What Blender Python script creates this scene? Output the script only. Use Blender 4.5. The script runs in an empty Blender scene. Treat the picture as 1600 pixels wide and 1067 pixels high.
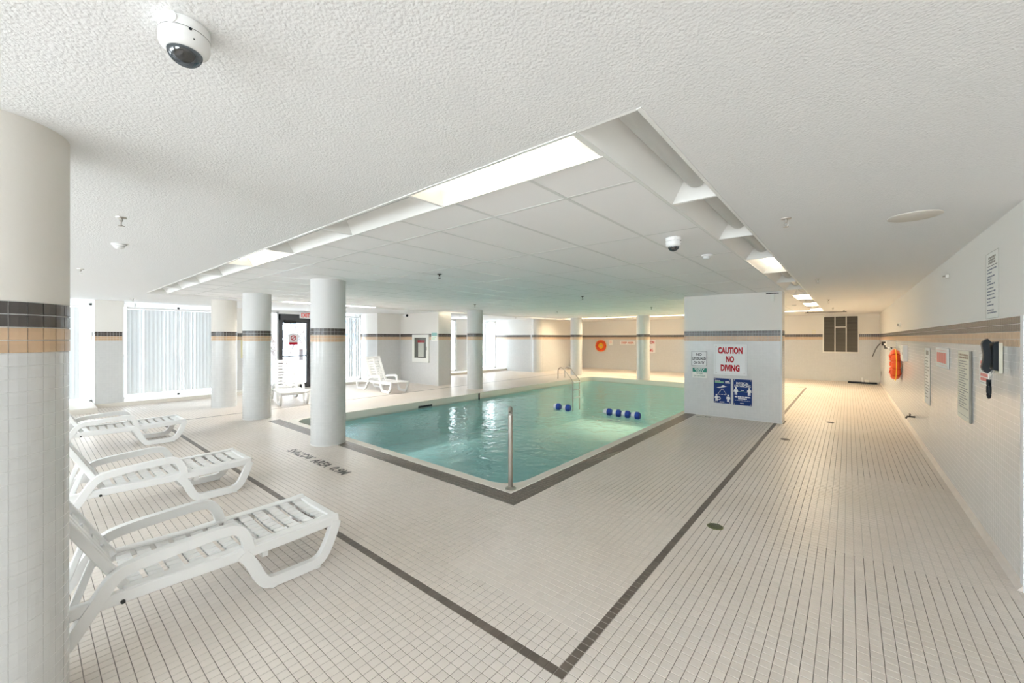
import bpy, bmesh, math, random
import numpy as np
from mathutils import Vector, Matrix
random.seed(7)
PI = math.pi
SC = bpy.context.scene
C = SC.collection

# ------------------------------------------------------------------ camera
cam = bpy.data.cameras.new('camera')
cam.sensor_width = 36.0
cam.lens = 36.0 * 632.0 / 1600.0
cam.shift_y = -5.5 / 1600.0
cam.clip_start = 0.02
cam_o = bpy.data.objects.new('camera', cam)
C.objects.link(cam_o)
CAM_H = 1.6
YAW = math.atan(526.0 / 632.0)
cam_o.location = (0, 0, CAM_H)
cam_o.rotation_euler = (PI / 2, 0, YAW)
SC.camera = cam_o
FW = (-math.sin(YAW), math.cos(YAW))
RT = (math.cos(YAW), math.sin(YAW))

def project(x, y, z):
    """pixel position in the 1600x1067 frame, used only to pick which tiles are nearest"""
    t = x * FW[0] + y * FW[1]
    r = x * RT[0] + y * RT[1]
    return 800 + 632 * r / max(t, 1e-3), 528 - 632 * (z - CAM_H) / max(t, 1e-3), t

# ------------------------------------------------------------------ world, daylight, exposure
W = bpy.data.worlds.new('overcast_sky')
SC.world = W
W.use_nodes = True
bg = W.node_tree.nodes['Background']
bg.inputs[0].default_value = (0.90, 0.95, 1.0, 1)
bg.inputs[1].default_value = 6.5
SC.view_settings.view_transform = 'Standard'
SC.view_settings.look = 'None'
SC.view_settings.gamma = 1.0
SC.view_settings.use_curve_mapping = False
SC.view_settings.exposure = 0.44
SC.cycles.max_bounces = 10
SC.cycles.diffuse_bounces = 7

def daylight(name, loc, rot, sx, sy, power, col=(0.86, 0.93, 1.0)):
    l = bpy.data.lights.new(name, 'AREA')
    l.shape = 'RECTANGLE'; l.size = sx; l.size_y = sy
    l.energy = power; l.color = col
    o = bpy.data.objects.new(name, l); C.objects.link(o)
    o.location = loc; o.rotation_euler = rot
    return o
DAY = 1.0
# sky portals at the glazed side, then added fill lamps outside the added back windows
for (ya, yb) in ((-3.4, .95), (1.5, 3.7), (4.65, 6.0), (6.8, 7.8), (11.2, 12.45), (13.3, 15.1)):
    p = daylight('window_portal', (-13.85, (ya + yb) / 2, 1.27), (0, -PI / 2, 0), 2.35, yb - ya, 1)
    p.data.cycles.is_portal = True
for xa, pw in ((-11.4, 36), (-7.7, 40), (-4.0, 60), (-.3, 74)):
    daylight('window_daylight', (xa + 1.4, -3.9, 1.6), (PI / 2, 0, 0), 2.8, 1.4, pw * DAY, (0.90, 0.95, 1.0))
LAMP = 3.4
LAMP_W = 62.0
LAMP_N = 80.0
WARM = (1.0, 0.80, 0.54)
NEUT = (1.0, 0.86, 0.66)
COOL = (1.0, 0.96, 0.90)

# ------------------------------------------------------------------ materials
MATS = {}
def mat(name, col, rough=0.5, metal=0.0, spec=0.5, emit=None, estr=0.0, bump=None, trans=0.0, noise=None):
    if name in MATS: return MATS[name]
    m = bpy.data.materials.new(name); m.use_nodes = True
    nt = m.node_tree; b = nt.nodes['Principled BSDF']
    b.inputs['Base Color'].default_value = (*col, 1)
    b.inputs['Roughness'].default_value = rough
    b.inputs['Metallic'].default_value = metal
    b.inputs['Specular IOR Level'].default_value = spec
    if emit:
        b.inputs['Emission Color'].default_value = (*emit, 1)
        b.inputs['Emission Strength'].default_value = estr
    if trans: b.inputs['Transmission Weight'].default_value = trans
    if bump or noise:
        tc = nt.nodes.new('ShaderNodeNewGeometry')
    if bump:
        sc, st, dist = bump
        n = nt.nodes.new('ShaderNodeTexNoise'); n.inputs['Scale'].default_value = sc
        n.inputs['Detail'].default_value = 3.0
        nt.links.new(tc.outputs['Position'], n.inputs['Vector'])
        bp = nt.nodes.new('ShaderNodeBump'); bp.inputs['Strength'].default_value = st
        bp.inputs['Distance'].default_value = dist
        nt.links.new(n.outputs['Fac'], bp.inputs['Height'])
        nt.links.new(bp.outputs['Normal'], b.inputs['Normal'])
    if noise:
        sc, amt = noise
        n = nt.nodes.new('ShaderNodeTexNoise'); n.inputs['Scale'].default_value = sc
        n.inputs['Detail'].default_value = 4.0
        nt.links.new(tc.outputs['Position'], n.inputs['Vector'])
        mx = nt.nodes.new('ShaderNodeMix'); mx.data_type = 'RGBA'
        mx.inputs[6].default_value = (*[c * (1 - amt) for c in col], 1)
        mx.inputs[7].default_value = (*[min(1, c * (1 + amt)) for c in col], 1)
        nt.links.new(n.outputs['Fac'], mx.inputs[0])
        nt.links.new(mx.outputs[2], b.inputs['Base Color'])
    MATS[name] = m
    return m

PITCH = 0.053
GX, GY = -1.03, 1.605          # grid origin: outer corner of the dark floor stripe
def tile_mat(name, col, amt, rough, pitch=PITCH, org=(GX, GY, 0), stain=0.0):
    """glazed tile: tone differs a little from tile to tile"""
    m = bpy.data.materials.new(name); m.use_nodes = True
    nt = m.node_tree; b = nt.nodes['Principled BSDF']
    N = nt.nodes.new; L = nt.links.new
    g = N('ShaderNodeNewGeometry')
    s = N('ShaderNodeVectorMath'); s.operation = 'SUBTRACT'; s.inputs[1].default_value = org
    d = N('ShaderNodeVectorMath'); d.operation = 'SCALE'; d.inputs['Scale'].default_value = 1 / pitch
    f = N('ShaderNodeVectorMath'); f.operation = 'FLOOR'
    w = N('ShaderNodeTexWhiteNoise')
    L(g.outputs['Position'], s.inputs[0]); L(s.outputs[0], d.inputs[0]); L(d.outputs[0], f.inputs[0]); L(f.outputs[0], w.inputs['Vector'])
    mx = N('ShaderNodeMix'); mx.data_type = 'RGBA'
    mx.inputs[6].default_value = (*[c * (1 - amt) for c in col], 1)
    mx.inputs[7].default_value = (*[min(1, c * (1 + amt)) for c in col], 1)
    L(w.outputs['Value'], mx.inputs[0])
    out = mx.outputs[2]
    if stain:
        n = N('ShaderNodeTexNoise'); n.inputs['Scale'].default_value = 0.9; n.inputs['Detail'].default_value = 5
        L(g.outputs['Position'], n.inputs['Vector'])
        r = N('ShaderNodeMapRange'); r.inputs[1].default_value = .35; r.inputs[2].default_value = .7
        r.inputs[3].default_value = 0; r.inputs[4].default_value = stain
        L(n.outputs['Fac'], r.inputs[0])
        m2 = N('ShaderNodeMix'); m2.data_type = 'RGBA'
        m2.inputs[7].default_value = (col[0] * .86, col[1] * .82, col[2] * .74, 1)
        L(r.outputs[0], m2.inputs[0]); L(out, m2.inputs[6]); out = m2.outputs[2]
    L(out, b.inputs['Base Color'])
    b.inputs['Roughness'].default_value = rough
    MATS[name] = m
    return m

M_FT = tile_mat('floor_tile', (.715, .655, .605), .035, .38, stain=.5)
M_FD = tile_mat('floor_tile_dark', (.135, .108, .088), .12, .4)
M_WT = tile_mat('wall_tile_white', (.655, .66, .655), .02, .22, .0508, (0.011, 0.013, 0))
M_BD = tile_mat('band_tile_dark', (.095, .084, .078), .15, .25, .0508, (0.011, 0.013, 0))
M_BT = tile_mat('band_tile_tan', (.60, .42, .27), .07, .3, .0508, (0.011, 0.013, 0))
M_WG = mat('wall_grout', (.70, .70, .69), .8)
M_PAINT = mat('wall_paint_cream', (.83, .81, .77), .75, bump=(90, .15, .003))
M_WHITE = mat('white_paint', (.84, .84, .83), .5)
M_PANEL = mat('ceiling_panel_white', (.93, .92, .92), .8, bump=(220, .12, .002))
M_GRID = mat('ceiling_grid_white', (.74, .74, .73), .4)
M_REFL = mat('reflector_white', (.86, .86, .84), .35)
M_LENS = mat('perforated_lens_grey', (.62, .62, .60), .45, bump=(700, .3, .002))
M_LIT = mat('lit_lens', (.9, .88, .8), .5, emit=NEUT, estr=LAMP)
M_LITW = mat('lit_lens_warm', (.9, .85, .7), .5, emit=WARM, estr=LAMP_W)
M_LITN = mat('lit_lens_neutral', (.9, .88, .84), .5, emit=COOL, estr=LAMP_N)
M_PLAST = mat('white_resin', (.86, .86, .85), .28)
M_STEEL = mat('brushed_steel', (.55, .52, .48), .28, metal=1.0)
M_DARK = mat('dark_grey', (.04, .04, .04), .5, spec=.3)
M_BLACK = mat('black_plastic', (.012, .016, .02), .4, spec=.2)
M_ALU = mat('door_frame_bronze', (.10, .10, .105), .4, metal=.4)
M_WFR = mat('window_frame_white', (.80, .80, .80), .4)
M_PAPER = mat('notice_paper', (.82, .79, .66), .8)
M_PAPERW = mat('notice_white', (.84, .84, .80), .7)
M_RED = mat('sign_red', (.45, .008, .02), .5, spec=.2)
M_REDF = mat('faded_red', (.80, .25, .20), .6)
M_BLUE = mat('sign_blue', (.008, .035, .17), .5, spec=.2)
M_GREEN = mat('sign_green', (.0, .22, .16), .45)
M_LGREEN = mat('print_light_green', (.30, .62, .36), .6)
M_INK = mat('print_ink', (.05, .05, .06), .6)
M_INKG = mat('print_ink_grey', (.34, .32, .28), .7)
M_SIGNW = mat('sign_white', (.82, .83, .84), .45)
M_ORANGE = mat('buoy_orange', (.75, .085, .012), .5, noise=(3, .2))
M_YELLOW = mat('buoy_yellow', (.9, .55, .04), .5)
M_ROPE = mat('rope_white', (.78, .77, .70), .8)
M_FLB = mat('float_blue', (.01, .05, .36), .35)
M_FLW = mat('float_white', (.82, .84, .86), .35)
M_AQUA = mat('pool_paint_aqua', (.68, .96, .98), .6, noise=(2, .05))
M_COPE = mat('coping_beige', (.74, .70, .63), .55)
M_SNOW = mat('snow', (.85, .88, .93), .9, bump=(4, .4, .05))
M_BARK = mat('bark', (.16, .13, .12), .9)
M_BRASS = mat('drain_green_brass', (.17, .19, .08), .45, metal=.5, noise=(60, .5))
M_LOUV = mat('louvre_grey', (.16, .15, .13), .5, metal=.3)
M_MORTAR = mat('letter_tile_black', (.055, .045, .035), .4)

def stipple_mat():
    m = bpy.data.materials.new('stippled_ceiling'); m.use_nodes = True
    nt = m.node_tree; b = nt.nodes['Principled BSDF']; N = nt.nodes.new; L = nt.links.new
    b.inputs['Base Color'].default_value = (.83, .83, .83, 1); b.inputs['Roughness'].default_value = .85
    g = N('ShaderNodeNewGeometry')
    v = N('ShaderNodeTexVoronoi'); v.inputs['Scale'].default_value = 95; v.feature = 'SMOOTH_F1'
    n = N('ShaderNodeTexNoise'); n.inputs['Scale'].default_value = 150; n.inputs['Detail'].default_value = 3
    a = N('ShaderNodeMath'); a.operation = 'SUBTRACT'
    L(g.outputs['Position'], v.inputs['Vector']); L(g.outputs['Position'], n.inputs['Vector'])
    L(n.outputs['Fac'], a.inputs[0]); L(v.outputs['Distance'], a.inputs[1])
    bp = N('ShaderNodeBump'); bp.inputs['Strength'].default_value = .32; bp.inputs['Distance'].default_value = .008
    L(a.outputs[0], bp.inputs['Height']); L(bp.outputs['Normal'], b.inputs['Normal'])
    return m
M_CEIL = stipple_mat()

def grout_mat():
    """dark floor grout, with the cleaner regrouted patch between the pool corner and the stripe corner"""
    m = bpy.data.materials.new('floor_grout'); m.use_nodes = True
    nt = m.node_tree; b = nt.nodes['Principled BSDF']; N = nt.nodes.new; L = nt.links.new
    b.inputs['Roughness'].default_value = .9
    g = N('ShaderNodeNewGeometry'); sp = N('ShaderNodeSeparateXYZ'); L(g.outputs['Position'], sp.inputs[0])
    nz = N('ShaderNodeTexNoise'); nz.inputs['Scale'].default_value = 1.1; nz.inputs['Detail'].default_value = 3
    L(g.outputs['Position'], nz.inputs['Vector'])
    def box(lo_x, hi_x, lo_y, hi_y):
        res = None
        for o, lo, hi in ((sp.outputs[0], lo_x, hi_x), (sp.outputs[1], lo_y, hi_y)):
            for val, op in ((lo, 'GREATER_THAN'), (hi, 'LESS_THAN')):
                c = N('ShaderNodeMath'); c.operation = op; c.inputs[1].default_value = val; L(o, c.inputs[0])
                if res is None: res = c.outputs[0]
                else:
                    mu = N('ShaderNodeMath'); mu.operation = 'MULTIPLY'
                    L(res, mu.inputs[0]); L(c.outputs[0], mu.inputs[1]); res = mu.outputs[0]
        return res
    p1 = box(GX - PITCH * 22, GX, GY + PITCH * 6, GY + PITCH * 40)
    p2 = box(GX - PITCH * 27, GX, GY + PITCH * 17, GY + PITCH * 34)
    p3 = box(-.25, .9, 3.9, 6.2)
    # the dark strips are laid in pale grout
    p4 = box(GX - PITCH * 31, GX - PITCH * 27, GY + PITCH * 26, 15.0)
    p5 = box(GX - PITCH * 143, GX - PITCH * 27, GY + PITCH * 26, GY + PITCH * 30)
    p6 = box(GX - PITCH, GX, GY, 8.9)
    for q in (p4, p5, p6):
        mm = N('ShaderNodeMath'); mm.operation = 'MAXIMUM'; L(p3, mm.inputs[0]); L(q, mm.inputs[1]); p3 = mm.outputs[0]
    mxx = N('ShaderNodeMath'); mxx.operation = 'MAXIMUM'; L(p1, mxx.inputs[0]); L(p2, mxx.inputs[1])
    m3 = N('ShaderNodeMath'); m3.operation = 'MAXIMUM'; L(mxx.outputs[0], m3.inputs[0]); L(p3, m3.inputs[1])
    base = N('ShaderNodeMix'); base.data_type = 'RGBA'
    base.inputs[6].default_value = (.15, .13, .11, 1); base.inputs[7].default_value = (.30, .27, .23, 1)
    L(nz.outputs['Fac'], base.inputs[0])
    fin = N('ShaderNodeMix'); fin.data_type = 'RGBA'; fin.inputs[7].default_value = (.64, .60, .55, 1)
    L(m3.outputs[0], fin.inputs[0]); L(base.outputs[2], fin.inputs[6]); L(fin.outputs[2], b.inputs['Base Color'])
    return m
M_FG = grout_mat()

def water_mat():
    m = bpy.data.materials.new('pool_water'); m.use_nodes = True
    nt = m.node_tree; N = nt.nodes.new; L = nt.links.new
    nt.nodes.remove(nt.nodes['Principled BSDF'])
    out = nt.nodes['Material Output']
    g = N('ShaderNodeNewGeometry')
    n1 = N('ShaderNodeTexNoise'); n1.inputs['Scale'].default_value = 3.2; n1.inputs['Detail'].default_value = 2; n1.inputs['Distortion'].default_value = .6
    n2 = N('ShaderNodeTexNoise'); n2.inputs['Scale'].default_value = 11.0; n2.inputs['Detail'].default_value = 2
    L(g.outputs['Position'], n1.inputs['Vector']); L(g.outputs['Position'], n2.inputs['Vector'])
    ad = N('ShaderNodeMath'); ad.operation = 'MULTIPLY_ADD'; ad.inputs[1].default_value = .35
    L(n2.outputs['Fac'], ad.inputs[0]); L(n1.outputs['Fac'], ad.inputs[2])
    bp = N('ShaderNodeBump'); bp.inputs['Strength'].default_value = .35; bp.inputs['Distance'].default_value = .05
    L(ad.outputs[0], bp.inputs['Height'])
    fr = N('ShaderNodeFresnel'); fr.inputs['IOR'].default_value = 1.33; L(bp.outputs['Normal'], fr.inputs['Normal'])
    tr = N('ShaderNodeBsdfTransparent'); tr.inputs[0].default_value = (.84, .985, 1.0, 1)
    gl = N('ShaderNodeBsdfGlossy'); gl.inputs['Roughness'].default_value = .03; L(bp.outputs['Normal'], gl.inputs['Normal'])
    mx = N('ShaderNodeMixShader'); L(fr.outputs[0], mx.inputs[0]); L(tr.outputs[0], mx.inputs[1]); L(gl.outputs[0], mx.inputs[2])
    L(mx.outputs[0], out.inputs['Surface'])
    return m
M_WATER = water_mat()

def pane_mat(name, tint=(.95, .97, .97), ref=.06):
    m = bpy.data.materials.new(name); m.use_nodes = True
    nt = m.node_tree; N = nt.nodes.new; L = nt.links.new
    nt.nodes.remove(nt.nodes['Principled BSDF'])
    tr = N('ShaderNodeBsdfTransparent'); tr.inputs[0].default_value = (*tint, 1)
    gl = N('ShaderNodeBsdfGlossy'); gl.inputs['Roughness'].default_value = .02
    mx = N('ShaderNodeMixShader'); mx.inputs[0].default_value = ref
    L(tr.outputs[0], mx.inputs[1]); L(gl.outputs[0], mx.inputs[2]); L(mx.outputs[0], nt.nodes['Material Output'].inputs['Surface'])
    return m
M_PANE = pane_mat('window_glass')
M_DOME = pane_mat('smoked_dome', (.28, .32, .36), .12)

def blind_mat():
    m = bpy.data.materials.new('blind_vinyl'); m.use_nodes = True
    nt = m.node_tree; N = nt.nodes.new; L = nt.links.new
    nt.nodes.remove(nt.nodes['Principled BSDF'])
    d = N('ShaderNodeBsdfDiffuse'); d.inputs[0].default_value = (.80, .81, .81, 1)
    t = N('ShaderNodeBsdfTranslucent'); t.inputs[0].default_value = (.74, .76, .77, 1)
    mx = N('ShaderNodeMixShader'); mx.inputs[0].default_value = .20
    L(d.outputs[0], mx.inputs[1]); L(t.outputs[0], mx.inputs[2]); L(mx.outputs[0], nt.nodes['Material Output'].inputs['Surface'])
    return m
M_BLIND = blind_mat()

# ------------------------------------------------------------------ helpers
class MB:
    def __init__(s): s.v = []; s.f = []
    def add(s, vs, fs):
        o = len(s.v); s.v += [tuple(p) for p in vs]; s.f += [tuple(i + o for i in f) for f in fs]; return s
    def box(s, x0, x1, y0, y1, z0, z1):
        vs = [(x, y, z) for z in (z0, z1) for y in (y0, y1) for x in (x0, x1)]
        return s.add(vs, [(0, 2, 3, 1), (4, 5, 7, 6), (0, 1, 5, 4), (2, 6, 7, 3), (0, 4, 6, 2), (1, 3, 7, 5)])
    def prism(s, poly, axis, a, b):
        """extrude a 2D polygon along an axis between a and b; poly in the other two axes in order"""
        n = len(poly)
        def p3(p, c):
            return {'x': (c, p[0], p[1]), 'y': (p[0], c, p[1]), 'z': (p[0], p[1], c)}[axis]
        vs = [p3(p, a) for p in poly] + [p3(p, b) for p in poly]
        fs = [tuple(range(n - 1, -1, -1)), tuple(range(n, 2 * n))] + [(i, (i + 1) % n, (i + 1) % n + n, i + n) for i in range(n)]
        return s.add(vs, fs)
    def lathe(s, prof, seg=24, c=(0, 0, 0), axis='z', caps=True):
        vs = []; fs = []
        n = len(prof)
        for k in range(seg):
            a = 2 * PI * k / seg
            for r, h in prof:
                p = {'z': (r * math.cos(a), r * math.sin(a), h), 'y': (r * math.cos(a), h, r * math.sin(a)), 'x': (h, r * math.cos(a), r * math.sin(a))}[axis]
                vs.append((p[0] + c[0], p[1] + c[1], p[2] + c[2]))
        for k in range(seg):
            k2 = (k + 1) % seg
            for i in range(n - 1):
                fs.append((k * n + i, k2 * n + i, k2 * n + i + 1, k * n + i + 1))
        if caps:
            fs.append(tuple(k * n for k in range(seg - 1, -1, -1)))
            fs.append(tuple(k * n + n - 1 for k in range(seg)))
        return s.add(vs, fs)
    def tube(s, path, r, seg=10, closed=False, flat=None):
        """round tube along a polyline; flat=(a,b) gives an elliptical section (a across, b up)"""
        P = [Vector(p) for p in path]; n = len(P); vs = []; fs = []
        up0 = Vector((0, 0, 1))
        for i in range(n):
            d = (P[(i + 1) % n] - P[i - 1]) if closed else (P[min(i + 1, n - 1)] - P[max(i - 1, 0)])
            d.normalize()
            u = up0 if abs(d.dot(up0)) < .95 else Vector((0, 1, 0)) if abs(d.y) < .9 else Vector((1, 0, 0))
            x = d.cross(u).normalized(); y = x.cross(d).normalized()
            ra, rb = flat if flat else (r, r)
            for k in range(seg):
                a = 2 * PI * k / seg
                vs.append(P[i] + x * ra * math.cos(a) + y * rb * math.sin(a))
        m = n if closed else n - 1
        for i in range(m):
            j = (i + 1) % n
            for k in range(seg):
                k2 = (k + 1) % seg
                fs.append((i * seg + k, i * seg + k2, j * seg + k2, j * seg + k))
        if not closed:
            fs.append(tuple(range(seg - 1, -1, -1))); fs.append(tuple((n - 1) * seg + k for k in range(seg)))
        return s.add(vs, fs)
    def ball(s, c, r, seg=12, rings=8, sz=1.0):
        prof = [(max(1e-4, r * math.sin(PI * i / rings)), -r * sz * math.cos(PI * i / rings)) for i in range(rings + 1)]
        return s.lathe(prof, seg, c)
    def mesh(s, name, smooth=False):
        me = bpy.data.meshes.new(name); me.from_pydata(s.v, [], s.f)
        bm = bmesh.new(); bm.from_mesh(me); bmesh.ops.recalc_face_normals(bm, faces=bm.faces); bm.to_mesh(me); bm.free()
        if smooth:
            me.shade_smooth()
            try: me.set_sharp_from_angle(angle=math.radians(40))
            except Exception: pass
        return me
    def build(s, name, m, parent=None, smooth=False):
        return link(name, s.mesh(name, smooth), m, parent)

def link(name, me, m=None, parent=None):
    if m and not me.materials: me.materials.append(m)
    o = bpy.data.objects.new(name, me); C.objects.link(o)
    if parent: o.parent = parent
    return o
def empty(name, loc=(0, 0, 0), rz=0):
    o = bpy.data.objects.new(name, None); C.objects.link(o)
    o.empty_display_size = .1
    o.location = loc; o.rotation_euler = (0, 0, rz)
    return o
def tag(o, label, cat, group=None):
    o['label'] = label; o['category'] = cat
    if group: o['group'] = group
    return o
def struct(o, label=None):
    o['kind'] = 'structure'
    if label: o['label'] = label
    return o
def stuff(o):
    o['kind'] = 'stuff'; return o
def copy_tree(o, parent=None):
    c = o.copy(); C.objects.link(c); c.parent = parent
    for ch in list(o.children): copy_tree(ch, c)
    return c
def bx(name, m, parent, *a): return MB().box(*a).build(name, m, parent)

def quads_mesh(name, V, F):
    """fast mesh from numpy vertex array and quad index array"""
    me = bpy.data.meshes.new(name)
    V = np.ascontiguousarray(V, dtype=np.float32); F = np.ascontiguousarray(F, dtype=np.int32)
    me.vertices.add(len(V)); me.vertices.foreach_set('co', V.ravel())
    me.loops.add(F.size); me.loops.foreach_set('vertex_index', F.ravel())
    me.polygons.add(len(F)); me.polygons.foreach_set('loop_start', np.arange(0, F.size, 4, dtype=np.int32))
    me.update(calc_edges=True); me.validate(); me.shade_flat()
    return me
# one tile: top quad and four bevelled sides, local square [0,1]^2
def tiles_mesh(name, cells, o, ex, ey, en, pitch, gap, h, bev=.0012):
    """cells: (n,2) integer cells; o origin; ex, ey in-plane axes; en outward normal"""
    cells = np.asarray(cells, dtype=np.float64); n = len(cells)
    g = gap / 2; a0 = g; a1 = pitch - g; b0 = g + bev; b1 = pitch - g - bev
    loc = np.array([(a0, a0, 0), (a1, a0, 0), (a1, a1, 0), (a0, a1, 0), (b0, b0, h), (b1, b0, h), (b1, b1, h), (b0, b1, h)])
    O = np.array(o, float); EX = np.array(ex, float); EY = np.array(ey, float); EN = np.array(en, float)
    base = O[None] + cells[:, :1] * pitch * EX[None] + cells[:, 1:2] * pitch * EY[None]
    off = loc[:, :1] * EX[None] + loc[:, 1:2] * EY[None] + loc[:, 2:3] * EN[None]
    V = (base[:, None, :] + off[None]).reshape(-1, 3)
    q = np.array([(4, 5, 6, 7), (0, 1, 5, 4), (1, 2, 6, 5), (2, 3, 7, 6), (3, 0, 4, 7)])
    if np.dot(np.cross(EX, EY), EN) < 0: q = q[:, ::-1]
    F = (np.arange(n)[:, None, None] * 8 + q[None]).reshape(-1, 4)
    return quads_mesh(name, V, F)

def text_mesh(body, w, h, thick=.0012, bold=0.0):
    cu = bpy.data.curves.new('t', 'FONT'); cu.body = body; cu.size = 1; cu.offset = bold; cu.resolution_u = 3
    cu.extrude = .02
    o = bpy.data.objects.new('t', cu); C.objects.link(o)
    dg = bpy.context.evaluated_depsgraph_get()
    me = bpy.data.meshes.new_from_object(o.evaluated_get(dg))
    bpy.data.objects.remove(o); bpy.data.curves.remove(cu)
    me.materials.clear()
    xs = [v.co.x for v in me.vertices]; ys = [v.co.y for v in me.vertices]; zs = [v.co.z for v in me.vertices]
    x0, x1, y0, y1, z0, z1 = min(xs), max(xs), min(ys), max(ys), min(zs), max(zs)
    for v in me.vertices:
        v.co = ((v.co.x - x0) / (x1 - x0) * w - w / 2, -(v.co.z - z0) / (z1 - z0) * thick, (v.co.y - y0) / (y1 - y0) * h - h / 2)
    return me
def text(body, x, y, z, w, h, m, parent, bold=.02, name='lettering'):
    """upright lettering in a sign's own frame: x to the reader's right, z up, -y towards the reader"""
    o = link(name, text_mesh(body, w, h, bold=bold), m, parent); o.location = (x, y, z); return o

# ------------------------------------------------------------------ dimensions
ZC = 2.47
XW = -13.7                    # glazed side
XR = 0.85                     # tiled wall on the right
YF = 19.3                     # far wall
B0, TP = 1.54, .0508          # underside of the tile band, wall tile pitch
PX0, PX1, PY0, PY1 = -8.28, -2.79, 3.32, 15.0          # pool opening
RX0, RX1, RY0, RY1 = -8.397, GX - PITCH * 31, GY + PITCH * 30, 15.04   # floor cut-out (outer edge of the coping)
YB = -3.5
XE = 3.6

# ------------------------------------------------------------------ floor
m = MB()
fx0, fx1, fy0, fy1 = XW - .2, XE, YB, YF
for a in ((fx0, RX0, fy0, fy1), (RX1, fx1, fy0, fy1), (RX0, RX1, fy0, RY0), (RX0, RX1, RY1, fy1)):
    m.box(a[0], a[1], a[2], a[3], -.2, -.0022)
floor = struct(m.build('floor', M_FG), 'small white mosaic tile pool deck with dark stripe')

ix = np.arange(math.floor((-13.15 - GX) / PITCH), math.ceil((XE - GX) / PITCH))
iy = np.arange(math.floor((YB - GY) / PITCH), math.floor((YF - GY) / PITCH))
I, J = np.meshgrid(ix, iy, indexing='ij'); I = I.ravel(); J = J.ravel()
cx = GX + (I + .5) * PITCH; cy = GY + (J + .5) * PITCH
hole = (cx > RX0) & (cx < RX1) & (cy > RY0) & (cy < RY1)
past = (cy < YB) | ((cx > XR) & (cy > 4.02)) | ((cx < -11.12) & (cy > 15.2))
past |= (cx < -12.66) & (cy > 7.86) & (cy < 9.36)
past |= (cx < -10.53) & (cy > 8.81) & (cy < 9.36)
past |= (cx > -2.7) & (cx < -.95) & (cy > 9.0) & (cy < 9.37)
keep = ~hole & ~past
# stripe ring (one tile wide) and the four-tile strip along two pool edges
SXL, SYF = -169, int(round((16.0 - GY) / PITCH))
ring = ((I == -1) & (J >= 0) & (J <= SYF)) | ((J == 0) & (I <= -1) & (I >= SXL)) | ((I == SXL) & (J >= 0) & (J <= SYF)) | ((J == SYF) & (I <= -1) & (I >= SXL))
strip = ((I >= -31) & (I < -27) & (J >= 26) & (cy < 15.0)) | ((J >= 26) & (J < 30) & (I < -27) & (I >= -143))
dark = keep & (ring | strip)
lite = keep & ~(ring | strip)
tdep = cx * FW[0] + cy * FW[1]; tl = np.maximum(tdep, 1e-3)
pu = 800 + 632 * (cx * RT[0] + cy * RT[1]) / tl; pv = 528 + 632 * CAM_H / tl
# seen: in the frame and clear of the near column and of the lounger's solid parts
seen = (tdep > .3) & (pu > 118) & (pu < 1592) & (pv < 1060)
def floor_tiles(sel, nm, mt, nbig):
    idx = np.nonzero(sel)[0]
    vis = idx[seen[idx]]
    big = vis[np.argsort(tdep[vis])][:nbig]
    rest = np.setdiff1d(idx, big)
    one = tiles_mesh(nm, [(0, 0)], (0, 0, -.0022), (1, 0, 0), (0, 1, 0), (0, 0, 1), PITCH, .0032, .0022)
    one.materials.append(mt)
    for k in big:
        o = link(nm, one, None, floor); o.location = (GX + I[k] * PITCH, GY + J[k] * PITCH, 0)
    me = tiles_mesh(nm + '_field', np.stack([I[rest], J[rest]], 1), (GX, GY, -.0022), (1, 0, 0), (0, 1, 0), (0, 0, 1), PITCH, .0032, .0022)
    stuff(link(nm + '_field', me, mt, floor))
floor_tiles(lite, 'floor_tile', M_FT, 300)
floor_tiles(dark, 'stripe_tile', M_FD, 300)

# ------------------------------------------------------------------ pool
pool = empty('swimming_pool', (0, 0, 0))
tag(pool, 'turquoise indoor swimming pool sunk into the white tiled deck', 'pool')
def rounded(x0, x1, y0, y1, r, seg=8):
    pts = []
    for cxx, cyy, a0 in ((x1 - r, y1 - r, 0), (x0 + r, y1 - r, 90), (x0 + r, y0 + r, 180), (x1 - r, y0 + r, 270)):
        for k in range(seg + 1):
            a = math.radians(a0 + 90 * k / seg); pts.append((cxx + r * math.cos(a), cyy + r * math.sin(a)))
    return pts
RP = rounded(PX0, PX1, PY0, PY1, .30)
bm = bmesh.new()
outer = [bm.verts.new((x, y, .0)) for x, y in ((RX0, RY0), (RX1, RY0), (RX1, RY1), (RX0, RY1))]
inner = [bm.verts.new((x, y, .0)) for x, y in RP]
es = [bm.edges.new((l[i], l[(i + 1) % len(l)])) for l in (outer, inner) for i in range(len(l))]
bmesh.ops.triangle_fill(bm, edges=es, use_beauty=True)
low = [bm.verts.new((x, y, -.19)) for x, y in RP]
for i in range(len(RP)):
    bm.faces.new((inner[i], inner[(i + 1) % len(RP)], low[(i + 1) % len(RP)], low[i]))
bmesh.ops.recalc_face_normals(bm, faces=bm.faces)
me = bpy.data.meshes.new('coping'); bm.to_mesh(me); bm.free()
link('coping', me, M_COPE, pool)
n = len(RP)
def deep(y): return -.95 - .7 * max(0, min(1, (y - 7) / 5))
vs = [(x, y, -.19) for x, y in RP] + [(x, y, -1.8) for x, y in RP]   # walls run past the sloping floor
b = MB().add(vs, [(i, (i + 1) % n, (i + 1) % n + n, i + n) for i in range(n)])
for ya, yb in ((PY0, 7), (7, 12), (12, PY1)):
    b.add([(PX0, ya, deep(ya)), (PX1, ya, deep(ya)), (PX1, yb, deep(yb)), (PX0, yb, deep(yb))], [(0, 1, 2, 3)])
b.build('basin', M_AQUA, pool)
WZ = -.155
wm = bpy.data.meshes.new('water'); wm.from_pydata([(x, y, WZ) for x, y in RP], [], [tuple(range(n))])   # counter-clockwise: faces up
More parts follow.
